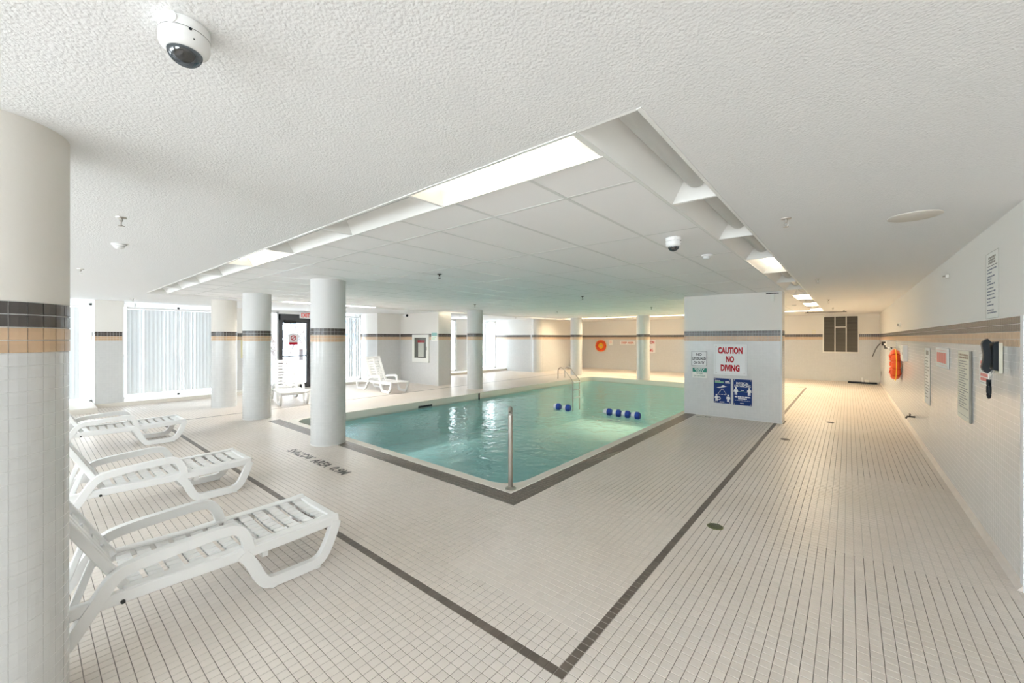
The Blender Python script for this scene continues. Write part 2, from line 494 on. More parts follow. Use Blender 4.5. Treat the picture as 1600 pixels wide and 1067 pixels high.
link('water', wm, M_WATER, pool)
sk = bx('skimmer', M_DARK, pool, PX0 - .02, PX0 + .004, 6.28, 6.72, -.155, -.11)
bx('depth_marker', M_BLACK, pool, PX0 - .02, PX0 + .005, 8.42, 8.475, -.19, -.01)

# ------------------------------------------------------------------ walls
def wall_tiles(parent, o, ex, en, length, rows_white=30, band=True):
    """white tile field and the four-row band, real tiles on a wall face"""
    nx = int(length / TP)
    def field(nm, mt, j0, j1):
        c = np.stack(np.meshgrid(np.arange(nx), np.arange(j0, j1), indexing='ij'), -1).reshape(-1, 2)
        z = B0 if nm != 'white_tile' else B0 - rows_white * TP
        me = tiles_mesh(nm, c, (o[0], o[1], z), ex, (0, 0, 1), en, TP, .003 if nm != 'white_tile' else .0018, .003 if nm != 'white_tile' else .0003, .0012 if nm != 'white_tile' else .0004)
        stuff(link(nm, me, mt, parent))
    field('white_tile', M_WT, 0, rows_white)
    if band:
        field('tan_band_tile', M_BT, 0, 2)
        field('dark_band_tile', M_BD, 2, 4)
def wall(name, x0, x1, y0, y1, faces, label=None, z1=ZC + .1, mt=None, upper=True):
    """a wall block: grout-coloured lower body, cream painted upper body, tiled faces"""
    w = struct(MB().box(x0, x1, y0, y1, -.1, B0 + 4 * TP).build(name, M_WG), label)
    e = .002
    bx('painted_upper', M_PAINT, w, x0 - e * ('W' in faces), x1 + e * ('E' in faces), y0 - e * ('S' in faces), y1 + e * ('N' in faces), B0 + 4 * TP, z1)
    for f in faces:
        if f == 'S': wall_tiles(w, (x0, y0, 0), (1, 0, 0), (0, -1, 0), x1 - x0)
        if f == 'N': wall_tiles(w, (x1, y1, 0), (-1, 0, 0), (0, 1, 0), x1 - x0)
        if f == 'W': wall_tiles(w, (x0, y1, 0), (0, -1, 0), (-1, 0, 0), y1 - y0)
        if f == 'E': wall_tiles(w, (x1, y0, 0), (0, 1, 0), (1, 0, 0), y1 - y0)
    return w
wall('wall_right', XR, XR + .3, 4.02, YF, 'W', 'long white tiled wall with brown and tan band')
wall('wall_right_return', XR + .001, XE, 4.02, 4.3, 'S', 'short tiled return wall at the corner guard')
wall('wall_far', -11.4, XR + .3, YF, YF + .3, 'S', 'far tiled wall behind the deep end')
wall('wall_stub', -2.7, -.95, 9.0, 9.37, 'SEN', 'free-standing tiled wall block carrying the caution signs')
wall('wall_left_far', -11.5, -11.1, 15.2, YF, 'E', 'far left tiled wall beyond the last window')
wall('wall_left_return', XW - .2, -11.501, 15.2, 15.5, 'S', 'tiled return wall between window and rounded corner column')
wall('wall_left_cabinet', XW - .2, -10.52, 8.8, 9.36, 'SE', 'tiled wall block holding the fire hose cabinet')
wall('wall_left_nook', XW - .2, -12.65, 7.85, 8.799, 'SE', 'stepped tiled wall between window and fire cabinet')
wall('wall_left_pier', XW - .2, -13.2, 1.0, 1.49, 'SE', 'square tiled pier between two blind-covered windows')
wall('wall_left_mid', XW - .2, XW, 3.75, 4.62, 'E', 'narrow tiled wall between window and exit door')
wall('wall_left_door', XW - .2, XW, 6.04, 6.75, 'E', 'narrow tiled wall beside the exit door')
wall('wall_left_recess', XW - .2, XW, 12.5, 13.2, 'E', 'narrow tiled wall between two bright far windows')
wall('wall_left_recess_near', XW - .2, XW, 9.36, 11.2, 'E', 'tiled window-side wall behind the fire cabinet block')
# unseen walls behind and on the right; back windows added to supply daylight
wb = MB()
for a, b_ in ((XW - .2, -11.4), (-8.6, -7.7), (-4.9, -4.0), (-1.2, -.3), (2.5, XE)): wb.box(a, b_, YB - .2, YB, -.1, ZC + .1)
for a in (-11.4, -7.7, -4.0, -.3): wb.box(a, a + 2.8, YB - .2, YB, -.1, .9); wb.box(a, a + 2.8, YB - .2, YB, 2.3, ZC + .1)
struct(wb.build('wall_back', M_PAINT), 'window wall behind the camera')
struct(MB().box(XE, XE + .2, YB, 4.3, -.1, ZC + .1).build('wall_right_near', M_PAINT), 'plain wall beside the camera')
# corner guard on the near end of the right wall
struct(MB().add([(XR - .006, 4.012, 0), (XR + .05, 4.012, 0), (XR + .05, 4.018, 0), (XR, 4.018, 0), (XR, 4.07, 0), (XR - .006, 4.07, 0)] +
                [(XR - .006, 4.012, 1.745), (XR + .05, 4.012, 1.745), (XR + .05, 4.018, 1.745), (XR, 4.018, 1.745), (XR, 4.07, 1.745), (XR - .006, 4.07, 1.745)],
                [(5, 4, 3, 2, 1, 0), (6, 7, 8, 9, 10, 11)] + [(i, (i + 1) % 6, (i + 1) % 6 + 6, i + 6) for i in range(6)]).build('trim_1', M_SIGNW), 'white corner guard on the wall end')
# low step under the windows
struct(MB().box(XW - .2, -13.12, 1.49, 4.6, -.1, .085).box(XW - .2, -12.35, YB, .98, -.1, .11).box(XW - .2, -13.12, .98, 1.49, -.1, .085).build('trim_2', M_COPE), 'low pale step under the left windows')
struct(MB().box(XW - .2, -13.12, 6.75, 7.85, -.1, .085).build('trim_3', M_COPE), 'low step under the blind beside the cabinet wall')
struct(MB().box(XW - .2, -13.0, 11.2, 15.2, -.1, .10).build('trim_4', M_COPE), 'low step under the far windows')
# cove base strip along the right wall
struct(MB().prism([(XR - .03, 0), (XR, 0), (XR, .05), (XR - .008, .03)], 'y', 4.02, YF).build('baseboard_right', M_FT), 'tile cove at the foot of the right wall')

# ------------------------------------------------------------------ ceiling
DX0, DX1, DY0, DY1 = -10.52, -.60, 1.48, 16.12
m = MB()
for a in ((XW - .2, DX0, YB, YF), (DX1, XE, YB, YF), (DX0, DX1, YB, DY0), (DX0, DX1, DY1, YF)):
    m.box(a[0], a[1], a[2], a[3], ZC, ZC + .15)
struct(m.build('ceiling', M_CEIL), 'stippled white plaster ceiling around the pool')
TW = .30                      # width of a recessed light
gx0, gx1, gy0, gy1 = DX0 + TW, DX1 - TW, DY0 + TW, DY1 - TW
tb = MB()
xs = [gx1]; x = -1.36
while x > gx0 + .05: xs.append(x); x -= .61
xs.append(gx0)
ys = [gy0]; y = 2.17
while y < gy1 - .05: ys.append(y); y += 1.22
ys.append(gy1)
for x in xs: tb.box(x - .012, x + .012, gy0, gy1, ZC + .0035, ZC + .03)
for y in ys: tb.box(gx0, gx1, y - .012, y + .012, ZC + .004, ZC + .03)
# the closing deck above the suspended ceiling
sus = struct(tb.build('ceiling_suspended', M_GRID), 'suspended ceiling of white panels in a metal grid over the pool')
bx('ceiling_deck', M_WHITE, sus, DX0 - .05, DX1 + .05, DY0 - .05, DY1 + .05, ZC + .2, ZC + .26)
pm = {}
for i in range(len(xs) - 1):
    for j in range(len(ys) - 1):
        w = round(xs[i] - xs[i + 1], 3); l = round(ys[j + 1] - ys[j], 3)
        if (w, l) not in pm:
            pm[(w, l)] = MB().box(0, w, 0, l, .0045, .026).mesh('panel'); pm[(w, l)].materials.append(M_PANEL)
        o = link('panel', pm[(w, l)], None, sus); o.location = (xs[i + 1], ys[j], ZC + random.uniform(0, .0015))

# ------------------------------------------------------------------ recessed lights
def light_meshes(L):
    """housing in local frame: length along x 0..L, width along y 0..TW (y=0 is the outer edge), z=0 ceiling level"""
    D = .13; ya, yb = .055, .175
    sh = MB()
    # rim, sloping sides, top
    sh.box(0, L, -.0, .018, -.004, .02); sh.box(0, L, TW - .018, TW, -.004, .02)
    sh.add([(0, .018, 0), (L, .018, 0), (L, ya, D), (0, ya, D)], [(0, 1, 2, 3)])
    sh.add([(0, TW - .018, 0), (L, TW - .018, 0), (L, yb, D), (0, yb, D)], [(0, 1, 2, 3)])
    sh.add([(0, ya, D), (L, ya, D), (L, yb, D), (0, yb, D)], [(0, 1, 2, 3)])
    ends = []
    for x0, x1, xi in ((.0, .012, .085), (L, L - .012, L - .085)):
        ends.append(MB().add([(x0, .018, 0), (x0, TW - .018, 0), (x0, yb, D), (x0, ya, D), (x1, .018, -.002), (x1, TW - .018, -.002), (xi, yb, D), (xi, ya, D)],
                             [(0, 1, 2, 3), (4, 5, 6, 7), (0, 4, 7, 3), (1, 5, 6, 2), (0, 1, 5, 4)]).mesh('end_plate'))
    c = (ya + yb) / 2; r = .062
    pr = [(c + r * math.cos(PI + PI * k / 12), D - .012 + r * 1.05 * math.sin(PI + PI * k / 12)) for k in range(13)]
    ln = MB().prism([(p[0], p[1]) for p in pr], 'x', .07, L - .07)
    return sh.mesh('reflector'), ends, ln.mesh('lens', True)
LM = light_meshes(1.22)
REF, ENDS, LENS = LM
REF.materials.append(M_REFL)
for e in ENDS: e.materials.append(M_REFL)
LENS.materials.append(M_LENS)
LENS_L = LENS.copy(); LENS_L.materials.clear(); LENS_L.materials.append(M_LIT)
LENS_W = LENS.copy(); LENS_W.materials.clear(); LENS_W.materials.append(M_LITW)
LENS_N = LENS.copy(); LENS_N.materials.clear(); LENS_N.materials.append(M_LITN)
ORD = ['first', 'second', 'third', 'fourth', 'fifth', 'sixth', 'seventh', 'eighth', 'ninth', 'tenth', 'eleventh', 'twelfth']
def light_row(start, rz, count, length, lit, warm, where, group, mirror=False):
    sx = length / (count * 1.22)
    for k in range(count):
        d = Vector((math.cos(rz), math.sin(rz), 0)) * (k * 1.22 * sx)
        on = k in lit
        t = empty('ceiling_light', Vector(start) + d, rz)
        t.scale = (sx, -1 if mirror else 1, 1)
        tag(t, ('lit' if on else 'unlit') + ' recessed light, %s from the %s' % (ORD[k], where), 'ceiling light', group)
        link('reflector', REF, None, t)
        for e in ENDS: link('end_plate', e, None, t)
        link('lens', (LENS_W if k in warm else LENS_N if 'window' in where and k > 6 else LENS_L) if on else LENS, None, t)
light_row((DX1, DY0, ZC), PI / 2, 12, DY1 - DY0, {3, 7, 9, 11}, {7, 9, 11}, 'outer corner in the row above the walkway', 'lights along the walkway')
light_row((DX1 - TW, DY0, ZC), PI, 8, DX1 - DX0 - 2 * TW, {0, 3}, (), 'outer corner in the row over the shallow end', 'lights over the shallow end', mirror=True)
light_row((DX1 - TW, DY1, ZC), PI, 8, DX1 - DX0 - 2 * TW, set(range(8)), set(range(8)), 'walkway in the row beyond the deep end', 'lights beyond the deep end')
light_row((DX0, DY1, ZC), -PI / 2, 12, DY1 - DY0, {0, 1, 5, 8, 9}, (), 'deep end in the row on the window side', 'lights on the window side')

# ------------------------------------------------------------------ columns
CR = .245
NT = 30
def curved_tile(mt, nm, th=.0035, gap=.0035):
    a = 2 * PI / NT; ga = gap / CR / 2
    vs = []; seg = 2
    for r, zz in ((CR, 0), (CR + th, .0008)):
        for k in range(seg + 1):
            an = -a / 2 + ga + (a - 2 * ga) * k / seg
            for z in (gap / 2 + zz, TP - gap / 2 - zz): vs.append((r * math.cos(an), r * math.sin(an), z))
    n = 2 * (seg + 1); fs = []
    for k in range(seg): fs.append((n + 2 * k, n + 2 * k + 2, n + 2 * k + 3, n + 2 * k + 1))
    for k in range(seg):
        fs.append((2 * k, 2 * k + 2, n + 2 * k + 2, n + 2 * k)); fs.append((2 * k + 1, n + 2 * k + 1, n + 2 * k + 3, 2 * k + 3))
    fs.append((0, n, n + 1, 1)); fs.append((n - 2, n - 1, 2 * n - 1, 2 * n - 2))
    me = MB().add(vs, fs).mesh(nm); me.materials.append(mt); return me
T_W = curved_tile(M_WT, 'white_tile', .0007, .0022); T_B = curved_tile(M_BD, 'dark_band_tile'); T_T = curved_tile(M_BT, 'tan_band_tile')
def ring_field(tile, rows, nm, skip=()):
    src = np.array([v.co[:] for v in tile.vertices]); q = np.array([p.vertices[:] for p in tile.polygons])
    V = []; F = []; c = 0
    for j in rows:
        for k in range(NT):
            if (j, k) in skip: continue
            a = 2 * PI * k / NT; R = np.array([[math.cos(a), -math.sin(a), 0], [math.sin(a), math.cos(a), 0], [0, 0, 1]])
            V.append(src @ R.T + np.array([0, 0, B0 + j * TP])); F.append(q + c * len(src)); c += 1
    me = quads_mesh(nm, np.concatenate(V), np.concatenate(F)); me.materials.append(tile.materials[0]); return me
M_COLUP = mat('column_paint_cream', (.76, .73, .68), .8, bump=(60, .12, .003))
SH = MB().lathe([(CR, -.05), (CR, B0 + 4 * TP)], 48).mesh('shaft', True); SH.materials.append(M_WG)
UP = MB().lathe([(CR + .003, B0 + 4 * TP), (CR + .003, ZC + .01)], 48).mesh('upper_shaft', True); UP.materials.append(M_COLUP)
UPW = UP.copy(); UPW.materials.clear(); UPW.materials.append(mat('column_paint_white', (.70, .70, .695), .6))
F_W = ring_field(T_W, range(-30, 0), 'white_tile_field'); F_B = ring_field(T_B, (2, 3), 'dark_band_field'); F_T = ring_field(T_T, (0, 1), 'tan_band_field')
def column(x, y, label, near=False, up=UPW):
    t = empty('column', (x, y, 0)); tag(t, label, 'column', None)
    link('shaft', SH, None, t); link('upper_shaft', up, None, t)
    if not near:
        stuff(link('white_tile_field', F_W, None, t)); stuff(link('dark_band_field', F_B, None, t)); stuff(link('tan_band_field', F_T, None, t))
        return t
    # the big foreground column: tiles one by one where they show largest
    cand = []
    for j in range(-30, 0):
        for k in range(NT):
            a = 2 * PI * k / NT
            px, py, pz = x + CR * math.cos(a), y + CR * math.sin(a), B0 + (j + .5) * TP
            face = (-px) * math.cos(a) + (-py) * math.sin(a)
            u, v, d = project(px, py, pz)
            if face > 0 and -10 < u < 112 and v < 1075: cand.append(((px * px + py * py + (pz - CAM_H) ** 2) ** .5, j, k))
    cand.sort(); pick = {(j, k) for _, j, k in cand[:300]}
    def put(tile, nm, j, k):
        o = link(nm, tile, None, t); o.location = (0, 0, B0 + j * TP); o.rotation_euler = (0, 0, 2 * PI * k / NT)
    for j, k in sorted(pick): put(T_W, 'white_tile', j, k)
    stuff(link('white_tile_field', ring_field(T_W, range(-30, 0), 'white_tile_field', pick), None, t))
    for k in range(NT):
        for j in (0, 1): put(T_T, 'tan_band_tile', j, k)
        for j in (2, 3): put(T_B, 'dark_band_tile', j, k)
    return t
column(-2.72, -.12, 'large round tiled column beside the nearest white lounger', True, UP)
column(-6.12, 2.96, 'white round tiled column at the pool edge beside the shallow area lettering')
column(-9.1, 2.96, 'white round tiled column at the rounded shallow corner of the pool')
column(-11.2, 2.96, 'round tiled column between the wide window blind and the exit door', up=UP)
column(-9.1, 9.1, 'round tiled column at mid pool edge above the black depth marker')
column(-9.1, 15.3, 'round tiled column behind the pool ladder')
column(-6.12, 15.3, 'round tiled column at the deep end between the two red wall signs')
column(-11.22, 15.32, 'round tiled column engaged in the corner beyond the far window', up=UP)

# ------------------------------------------------------------------ windows, blinds and door on the left
def window(num, y0, y1, z0, z1, mull=()):
    f = MB()
    f.box(XW - .1, XW - .03, y0, y0 + .05, z0, z1); f.box(XW - .1, XW - .03, y1 - .05, y1, z0, z1)
    f.box(XW - .1, XW - .03, y0, y1, z0, z0 + .05); f.box(XW - .1, XW - .03, y0, y1, z1 - .05, z1)
    for y in mull: f.box(XW - .1, XW - .03, y - .025, y + .025, z0, z1)
    w = struct(f.build('window_%d' % num, M_WFR), 'white framed full-height window %s' % ('behind vertical blinds'))
    e = [y0 + .05] + list(mull) + [y1 - .05]
    for i in range(len(e) - 1): bx('pane', M_PANE, w, XW - .068, XW - .062, e[i], e[i + 1], z0 + .05, z1 - .05)
    hd = bx('header', M_WHITE, w, XW - .2, XW, y0, y1, z1, ZC + .1)
    return w
window(1, YB, 1.0, .085, 2.42, (-2.0, -.6))
window(2, 1.49, 3.75, .085, 2.42, (2.6,))
window(3, 4.62, 5.06, .085, 2.42)
window(4, 6.75, 7.85, .085, 2.42)
window(5, 11.2, 12.5, .10, 2.42)
window(6, 13.2, 15.2, .10, 2.42, (14.2,))
for i, a in enumerate((-11.4, -7.7, -4.0, -.3)):  # unseen back windows, added to let the fill daylight in
    f = MB()
    for xx in (a, a + 1.38, a + 2.75): f.box(xx, xx + .05, YB - .12, YB - .05, .9, 2.3)
    f.box(a, a + 2.8, YB - .12, YB - .05, .9, .95); f.box(a, a + 2.8, YB - .12, YB - .05, 2.25, 2.3)
    w = struct(f.build('window_%d' % (7 + i), M_WFR), 'white framed window behind the camera')
    for xx in (a + .05, a + 1.43): bx('pane', M_PANE, w, xx, xx + 1.33, YB - .09, YB - .084, .95, 2.25)

def slat_mesh(h):
    w = .089; n = 4
    poly = [(-w / 2 + w * k / n, .006 * (1 - (2 * k / n - 1) ** 2)) for k in range(n + 1)]
    poly += [(p[0], p[1] + .0012) for p in reversed(poly)]
    return MB().prism(poly, 'z', 0, h).mesh('slat')
def blind(y0, y1, z0, z1, label, open_at=()):
    t = empty('vertical_blind', (XW + .12, y0, z0)); tag(t, label, 'window blind')
    me = slat_mesh(z1 - z0 - .05); me.materials.append(M_BLIND)
    bx('headrail', M_WFR, t, -.03, .03, 0, y1 - y0, z1 - z0 - .045, z1 - z0)
    for yy in (.15, y1 - y0 - .15): bx('bracket', M_WFR, t, -.16, -.03, yy - .015, yy + .015, z1 - z0 - .03, z1 - z0 - .005); bx('hanger', M_WFR, t, -.012, .012, yy - .015, yy + .015, z1 - z0, ZC - z0)
    n = int((y1 - y0) / .078); st = (y1 - y0) / n
    for k in range(n):
        o = link('slat', me, None, t); o.location = (0, (k + .5) * st, 0)
        o.rotation_euler = (0, 0, PI / 2 + random.uniform(-.12, .12) + (.55 if random.random() < .3 else .2))
    return t
blind(-3.3, .78, .20, 2.36, 'white vertical blind on the window left of the square pier')
blind(1.58, 3.72, .21, 2.36, 'wide white vertical blind between the square pier and a column')
blind(6.80, 7.70, .21, 2.36, 'narrow white vertical blind between the exit door and the stepped wall')
blind(13.3, 14.5, .22, 2.36, 'white vertical blind on the far window behind the mid pool column')

door = struct(empty('door_1', (XW, 5.06, 0)), 'dark framed glass exit door')
fr = MB()
fr.box(-.1, 0, 0, .05, 0, 2.36); fr.box(-.1, 0, .93, .98, 0, 2.36); fr.box(-.1, 0, 0, .98, 2.16, 2.36)
fr.build('door_frame', M_ALU, door)
lf = MB(); lf.box(-.08, -.03, .05, .13, .02, 2.16); lf.box(-.08, -.03, .85, .93, .02, 2.16); lf.box(-.08, -.03, .13, .85, .02, .14); lf.box(-.08, -.03, .13, .85, 2.09, 2.16)
leaf = lf.build('door_leaf', M_ALU, door)
bx('pane', M_PANE, leaf, -.058, -.052, .13, .85, .14, 2.09)
MB().tube([(.03, .10, 1.02), (.03, .88, 1.02)], .016).box(-.03, .03, .10, .13, 1.0, 1.04).box(-.03, .03, .85, .88, 1.0, 1.04).build('push_bar', M_ALU, leaf)
MB().box(-.03, .04, .16, .50, 2.06, 2.15).build('door_closer', M_DARK, leaf)
bx('closer_arm', M_DARK, leaf, -.02, .0, .14, .2, 2.1, 2.18)
bx('threshold', M_DARK, door, -.12, .04, 0, .98, 0, .03)
bx('header', M_WHITE, door, -.2, 0, 0, .98, 2.36, ZC + .1)
# warning sticker on the door glass
st_ = empty('door_sticker', (XW - .05, 5.51, 1.55), PI / 2)
tag(st_, 'white prohibition sticker with red ring on the glass exit door', 'sticker')
MB().prism([(-.17, .15), (0, .21), (.17, .15), (.13, -.09), (-.13, -.09)], 'y', -.004, -.002).build('backing', M_SIGNW, st_)
r_ = MB().tube([(.075 * math.cos(a), -.006, .05 + .075 * math.sin(a)) for a in [2 * PI * k / 20 for k in range(20)]], .013, 6, True)
r_.tube([(-.05, -.006, .0), (.05, -.006, .1)], .011, 6); r_.build('ring', M_RED, st_)
bx('red_bar', M_RED, st_, -.13, .13, -.006, -.002, -.17, -.09)

# outdoors: snow, bare shrubs and a conifer hedge beyond the glass
gnd = struct(MB().box(-60, XW - .2, -30, 45, -.25, -.12).build('ground_snow', M_SNOW), 'snow covered ground outside the windows')
def shrub(x, y, h, seed, label):
    rnd = random.Random(seed)
    t = empty('bare_shrub', (x, y, -.12)); tag(t, label, 'shrub')
    for k in range(7):
        a = rnd.uniform(0, 2 * PI); l = rnd.uniform(.3, .7) * h * .5
        p = [(0, 0, 0), (l * .35 * math.cos(a), l * .35 * math.sin(a), h * .4), (l * math.cos(a), l * math.sin(a), h * rnd.uniform(.7, 1))]
        b = MB(); b.tube(p, .022, 5)
        for q in range(4):
            s = rnd.uniform(.3, .9); a2 = a + rnd.uniform(-1.2, 1.2)
            bx_ = (p[1][0] + (p[2][0] - p[1][0]) * s, p[1][1] + (p[2][1] - p[1][1]) * s, p[1][2] + (p[2][2] - p[1][2]) * s)
            b.tube([bx_, (bx_[0] + .3 * math.cos(a2), bx_[1] + .3 * math.sin(a2), bx_[2] + .35)], .010, 4)
        b.build('branch', M_BARK, t)
shrub(-17.6, 6.6, 1.9, 3, 'bare shrub in the snow seen through the exit door')
shrub(-19.5, 8.6, 2.4, 5, 'taller bare shrub farther out in the snow beyond the exit door')
M_CON = mat('frosted_conifer', (.42, .47, .55), .9, noise=(6, .35), bump=(8, .8, .1))
for k, (x, y, h, r) in enumerate(((-33, 13.8, 7.5, 1.9), (-36, 19.5, 9, 2.6), (-30, 8.6, 6, 1.8))):
    t = empty('conifer', (x, y, -.12)); tag(t, ('mid-sized', 'tallest', 'smallest')[k] + ' frosted conifer standing in the snow outside', 'tree', 'conifers outside the exit door')
    MB().lathe([(.16, 0), (.12, h * .5)], 8).build('trunk', M_BARK, t)
    prof = []
    for q in range(7):
        f0 = q / 7; prof += [(r * (1 - f0) + .05, h * .12 + h * .88 * f0), (r * (1 - f0) * .55 + .03, h * .12 + h * .88 * (f0 + .12))]
    MB().lathe(prof[:-1] + [(.02, h * 1.02)], 14).build('foliage', M_CON, t)

# exit sign hangs in front of the door head
ex = empty('exit_sign', (XW + .14, 5.80, 2.335), PI / 2); tag(ex, 'white exit sign with red letters above the glass door', 'exit sign')
MB().box(-.17, .17, -.03, .03, -.1, .1).build('housing', M_SIGNW, ex)
bx('bracket', M_WFR, ex, -.03, .03, -.02, .02, .1, ZC - 2.335)
text('EXIT', 0, -.031, 0, .27, .145, mat('exit_red', (.75, .06, .03), .4, emit=(1, .1, .05), estr=.05), ex, .03)

# ------------------------------------------------------------------ loungers
def offset_band(path, w):
    """2D ribbon polygon of width w around an open polyline"""
    L_, R_ = [], []
    P = [Vector(p) for p in path]; n = len(P)
    for i in range(n):
        d = (P[min(i + 1, n - 1)] - P[max(i - 1, 0)]).normalized(); nn = Vector((-d.y, d.x))
        ww = w[i] if isinstance(w, (list, tuple)) else w
        L_.append(P[i] + nn * ww / 2); R_.append(P[i] - nn * ww / 2)
    return L_, R_
def smooth_path(pts, it=3):
    P = [Vector(p) for p in pts]
    for _ in range(it):
        Q = [P[0]]
        for i in range(len(P) - 1):
            Q.append(P[i] * .75 + P[i + 1] * .25); Q.append(P[i] * .25 + P[i + 1] * .75)
        Q.append(P[-1]); P = Q
    return P
def ribbon(mb, pts, w, y0, y1, it=3):
    """bar that follows a side-profile curve (x,z), w tall in the profile plane, from y0 to y1"""
    P = smooth_path(pts, it); Lf, Rt = offset_band(P, w); n = len(P)
    vs = [(p.x, y0, p.y) for p in Lf] + [(p.x, y0, p.y) for p in Rt] + [(p.x, y1, p.y) for p in Lf] + [(p.x, y1, p.y) for p in Rt]
    fs = []
    for i in range(n - 1):
        fs += [(i, i + 1, n + i + 1, n + i), (2 * n + i, 3 * n + i, 3 * n + i + 1, 2 * n + i + 1), (i, 2 * n + i, 2 * n + i + 1, i + 1), (n + i, n + i + 1, 3 * n + i + 1, 3 * n + i)]
    fs += [(0, n, 3 * n, 2 * n), (n - 1, 3 * n - 1, 4 * n - 1, 2 * n - 1)]
    mb.add(vs, fs)
LW = .31                       # half width
HX, HZ, BA, BL = .36, .335, math.radians(118), .78
def build_lounger(ba=BA):
    t = empty('sun_lounger')
    def part(mb, nm, par=t):
        o = mb.build(nm, M_PLAST, par, True)
        bv = o.modifiers.new('bevel', 'BEVEL'); bv.width = .006; bv.segments = 2; bv.limit_method = 'ANGLE'
        return o
    for s in (-1, 1):
        y0, y1 = sorted((s * LW, s * (LW - .045)))
        yi = (y0 + .004, y1 - .004); yo = (y0 - .003, y1 + .003)
        b = MB(); ribbon(b, [(-.46, .25), (-.2, .27), (.3, .285), (.9, .275), (1.3, .285), (1.47, .30)], .062, *yi, 1); part(b, 'side_rail')
        b = MB(); ribbon(b, [(.86, .28), (.91, .22), (.98, .05), (1.05, .037), (1.20, .037), (1.34, .037), (1.41, .16), (1.45, .285)], .066, y0, y1, 3)
        part(b, 'front_leg')
        for xf in (1.02, 1.30): part(MB().box(xf, xf + .035, *yo, 0, .03), 'foot_pad')
        b = MB(); ribbon(b, [(-.44, .26), (-.38, .05), (-.27, .036), (-.1, .036), (.02, .036), (.12, .10), (.24, .29), (.31, .405), (.42, .43), (.62, .445), (.78, .455), (.85, .44), (.89, .36), (.90, .30)], .056, *yo, 3)
        part(b, 'arm_and_rear_leg')
        for xf in (-.30, -.06): part(MB().box(xf, xf + .035, *yi, 0, .03), 'foot_pad')
        b = MB().lathe([(.010, y0 - .005), (.010, y1 + .005)], 10, (.335, 0, .262), 'y'); b.build('bolt', M_DARK, t)
    def slat(x0, x1, z0, z1, sag, hw, nm='slat', th=.014):
        b = MB(); n = 8
        top = [(-hw + 2 * hw * k / n, -sag * (1 - (2 * k / n - 1) ** 2)) for k in range(n + 1)]
        for k in range(n):
            (ya, da), (yb, db) = top[k], top[k + 1]
            b.add([(x0, ya, z0 + da), (x1, ya, z1 + da), (x1, yb, z1 + db), (x0, yb, z0 + db)] + [(x0, ya, z0 + da - th), (x1, ya, z1 + da - th), (x1, yb, z1 + db - th), (x0, yb, z0 + db - th)],
                  [(0, 1, 2, 3), (7, 6, 5, 4), (0, 4, 5, 1), (2, 6, 7, 3)] + ([(0, 3, 7, 4)] if k == 0 else []) + ([(1, 5, 6, 2)] if k == n - 1 else []))
        return b
    # seat slats from the hinge to the foot
    n = 12; xa, xb = .36, 1.45; st = (xb - xa) / n
    for k in range(n):
        x0 = xa + k * st; x1 = x0 + st - .026
        def zz(x): return .312 - .012 * math.sin(PI * min(1, max(0, (x - .36) / .6))) + .006 * max(0, (x - .96) / .5)
        part(slat(x0, x1, zz(x0), zz(x1), .016, LW - .04), 'slat')
    b = MB()
    for y0, y1 in ((-LW + .01, -LW + .075), (LW - .075, LW - .01)): ribbon(b, [(.34, .312), (.66, .302), (.97, .312), (1.46, .318)], .016, y0, y1, 1)
    b.box(1.425, 1.475, -LW + .02, LW - .02, .285, .318); part(b, 'seat_border')
    part(MB().box(.98, 1.02, -LW + .04, LW - .04, .20, .29), 'cross_bar'); part(MB().box(-.42, -.38, -LW + .04, LW - .04, .21, .27), 'cross_bar')
    # backrest: two stiles and slats, tilted about the hinge
    bk = empty('backrest'); bk.parent = t; bk.location = (HX, 0, HZ)
    bk.rotation_euler = (0, -ba, 0)
    for s in (-1, 1):
        y0, y1 = sorted((s * (LW - .05), s * (LW - .11)))
        b = MB().box(-.02, BL, y0, y1, -.0, .042); part(b, 'stile', bk)
    nb = 9; sb = (BL - .02) / nb
    for k in range(nb):
        x0 = .03 + k * sb; x1 = x0 + sb - .026
        part(slat(x0, x1, .012, .012, -.012, LW - .06, th=-.014), 'slat', bk)
    part(MB().box(BL - .045, BL, -LW + .05, LW - .05, -.005, .042), 'top_rail', bk)
    part(MB().box(.05, BL - .04, -.03, .03, .014, .034), 'centre_rib', bk)
    # two props from the back of the rest down to the rails
    px = HX + .42 * math.cos(ba); pz = HZ + .42 * math.sin(ba)
    for s in (-1, 1):
        b = MB(); ribbon(b, [(px - .03, pz - .0), (px - .12, .25)], .045, s * (LW - .12) - .018, s * (LW - .12) + .018, 0); part(b, 'prop')
        b = MB(); ribbon(b, [(px + .08, pz - .22), (px + .0, .25)], .032, s * (LW - .12) - .014, s * (LW - .12) + .014, 0); part(b, 'brace')
    return t
L0 = build_lounger()
def place(o, x, y, rz, label):
    o.location = (x, y, 0); o.rotation_euler = (0, 0, rz); tag(o, label, 'sun lounger', 'white resin sun loungers')
place(L0, -2.83 - LW, -.02, PI / 2, 'white resin sun lounger right behind the large foreground column')
place(copy_tree(L0), -4.88 - LW, .07, PI / 2, 'white resin sun lounger in the middle of the row of three')
place(copy_tree(L0), -8.0 - LW, .14, PI / 2, 'white resin sun lounger nearest the windows in the row of three')
place(copy_tree(L0), -11.5, 4.38, math.radians(-12), 'cream-white sun lounger with raised back in front of the exit door')
place(copy_tree(L0), -11.5, 6.97, math.radians(0), 'white sun lounger with raised back by the fire cabinet wall')

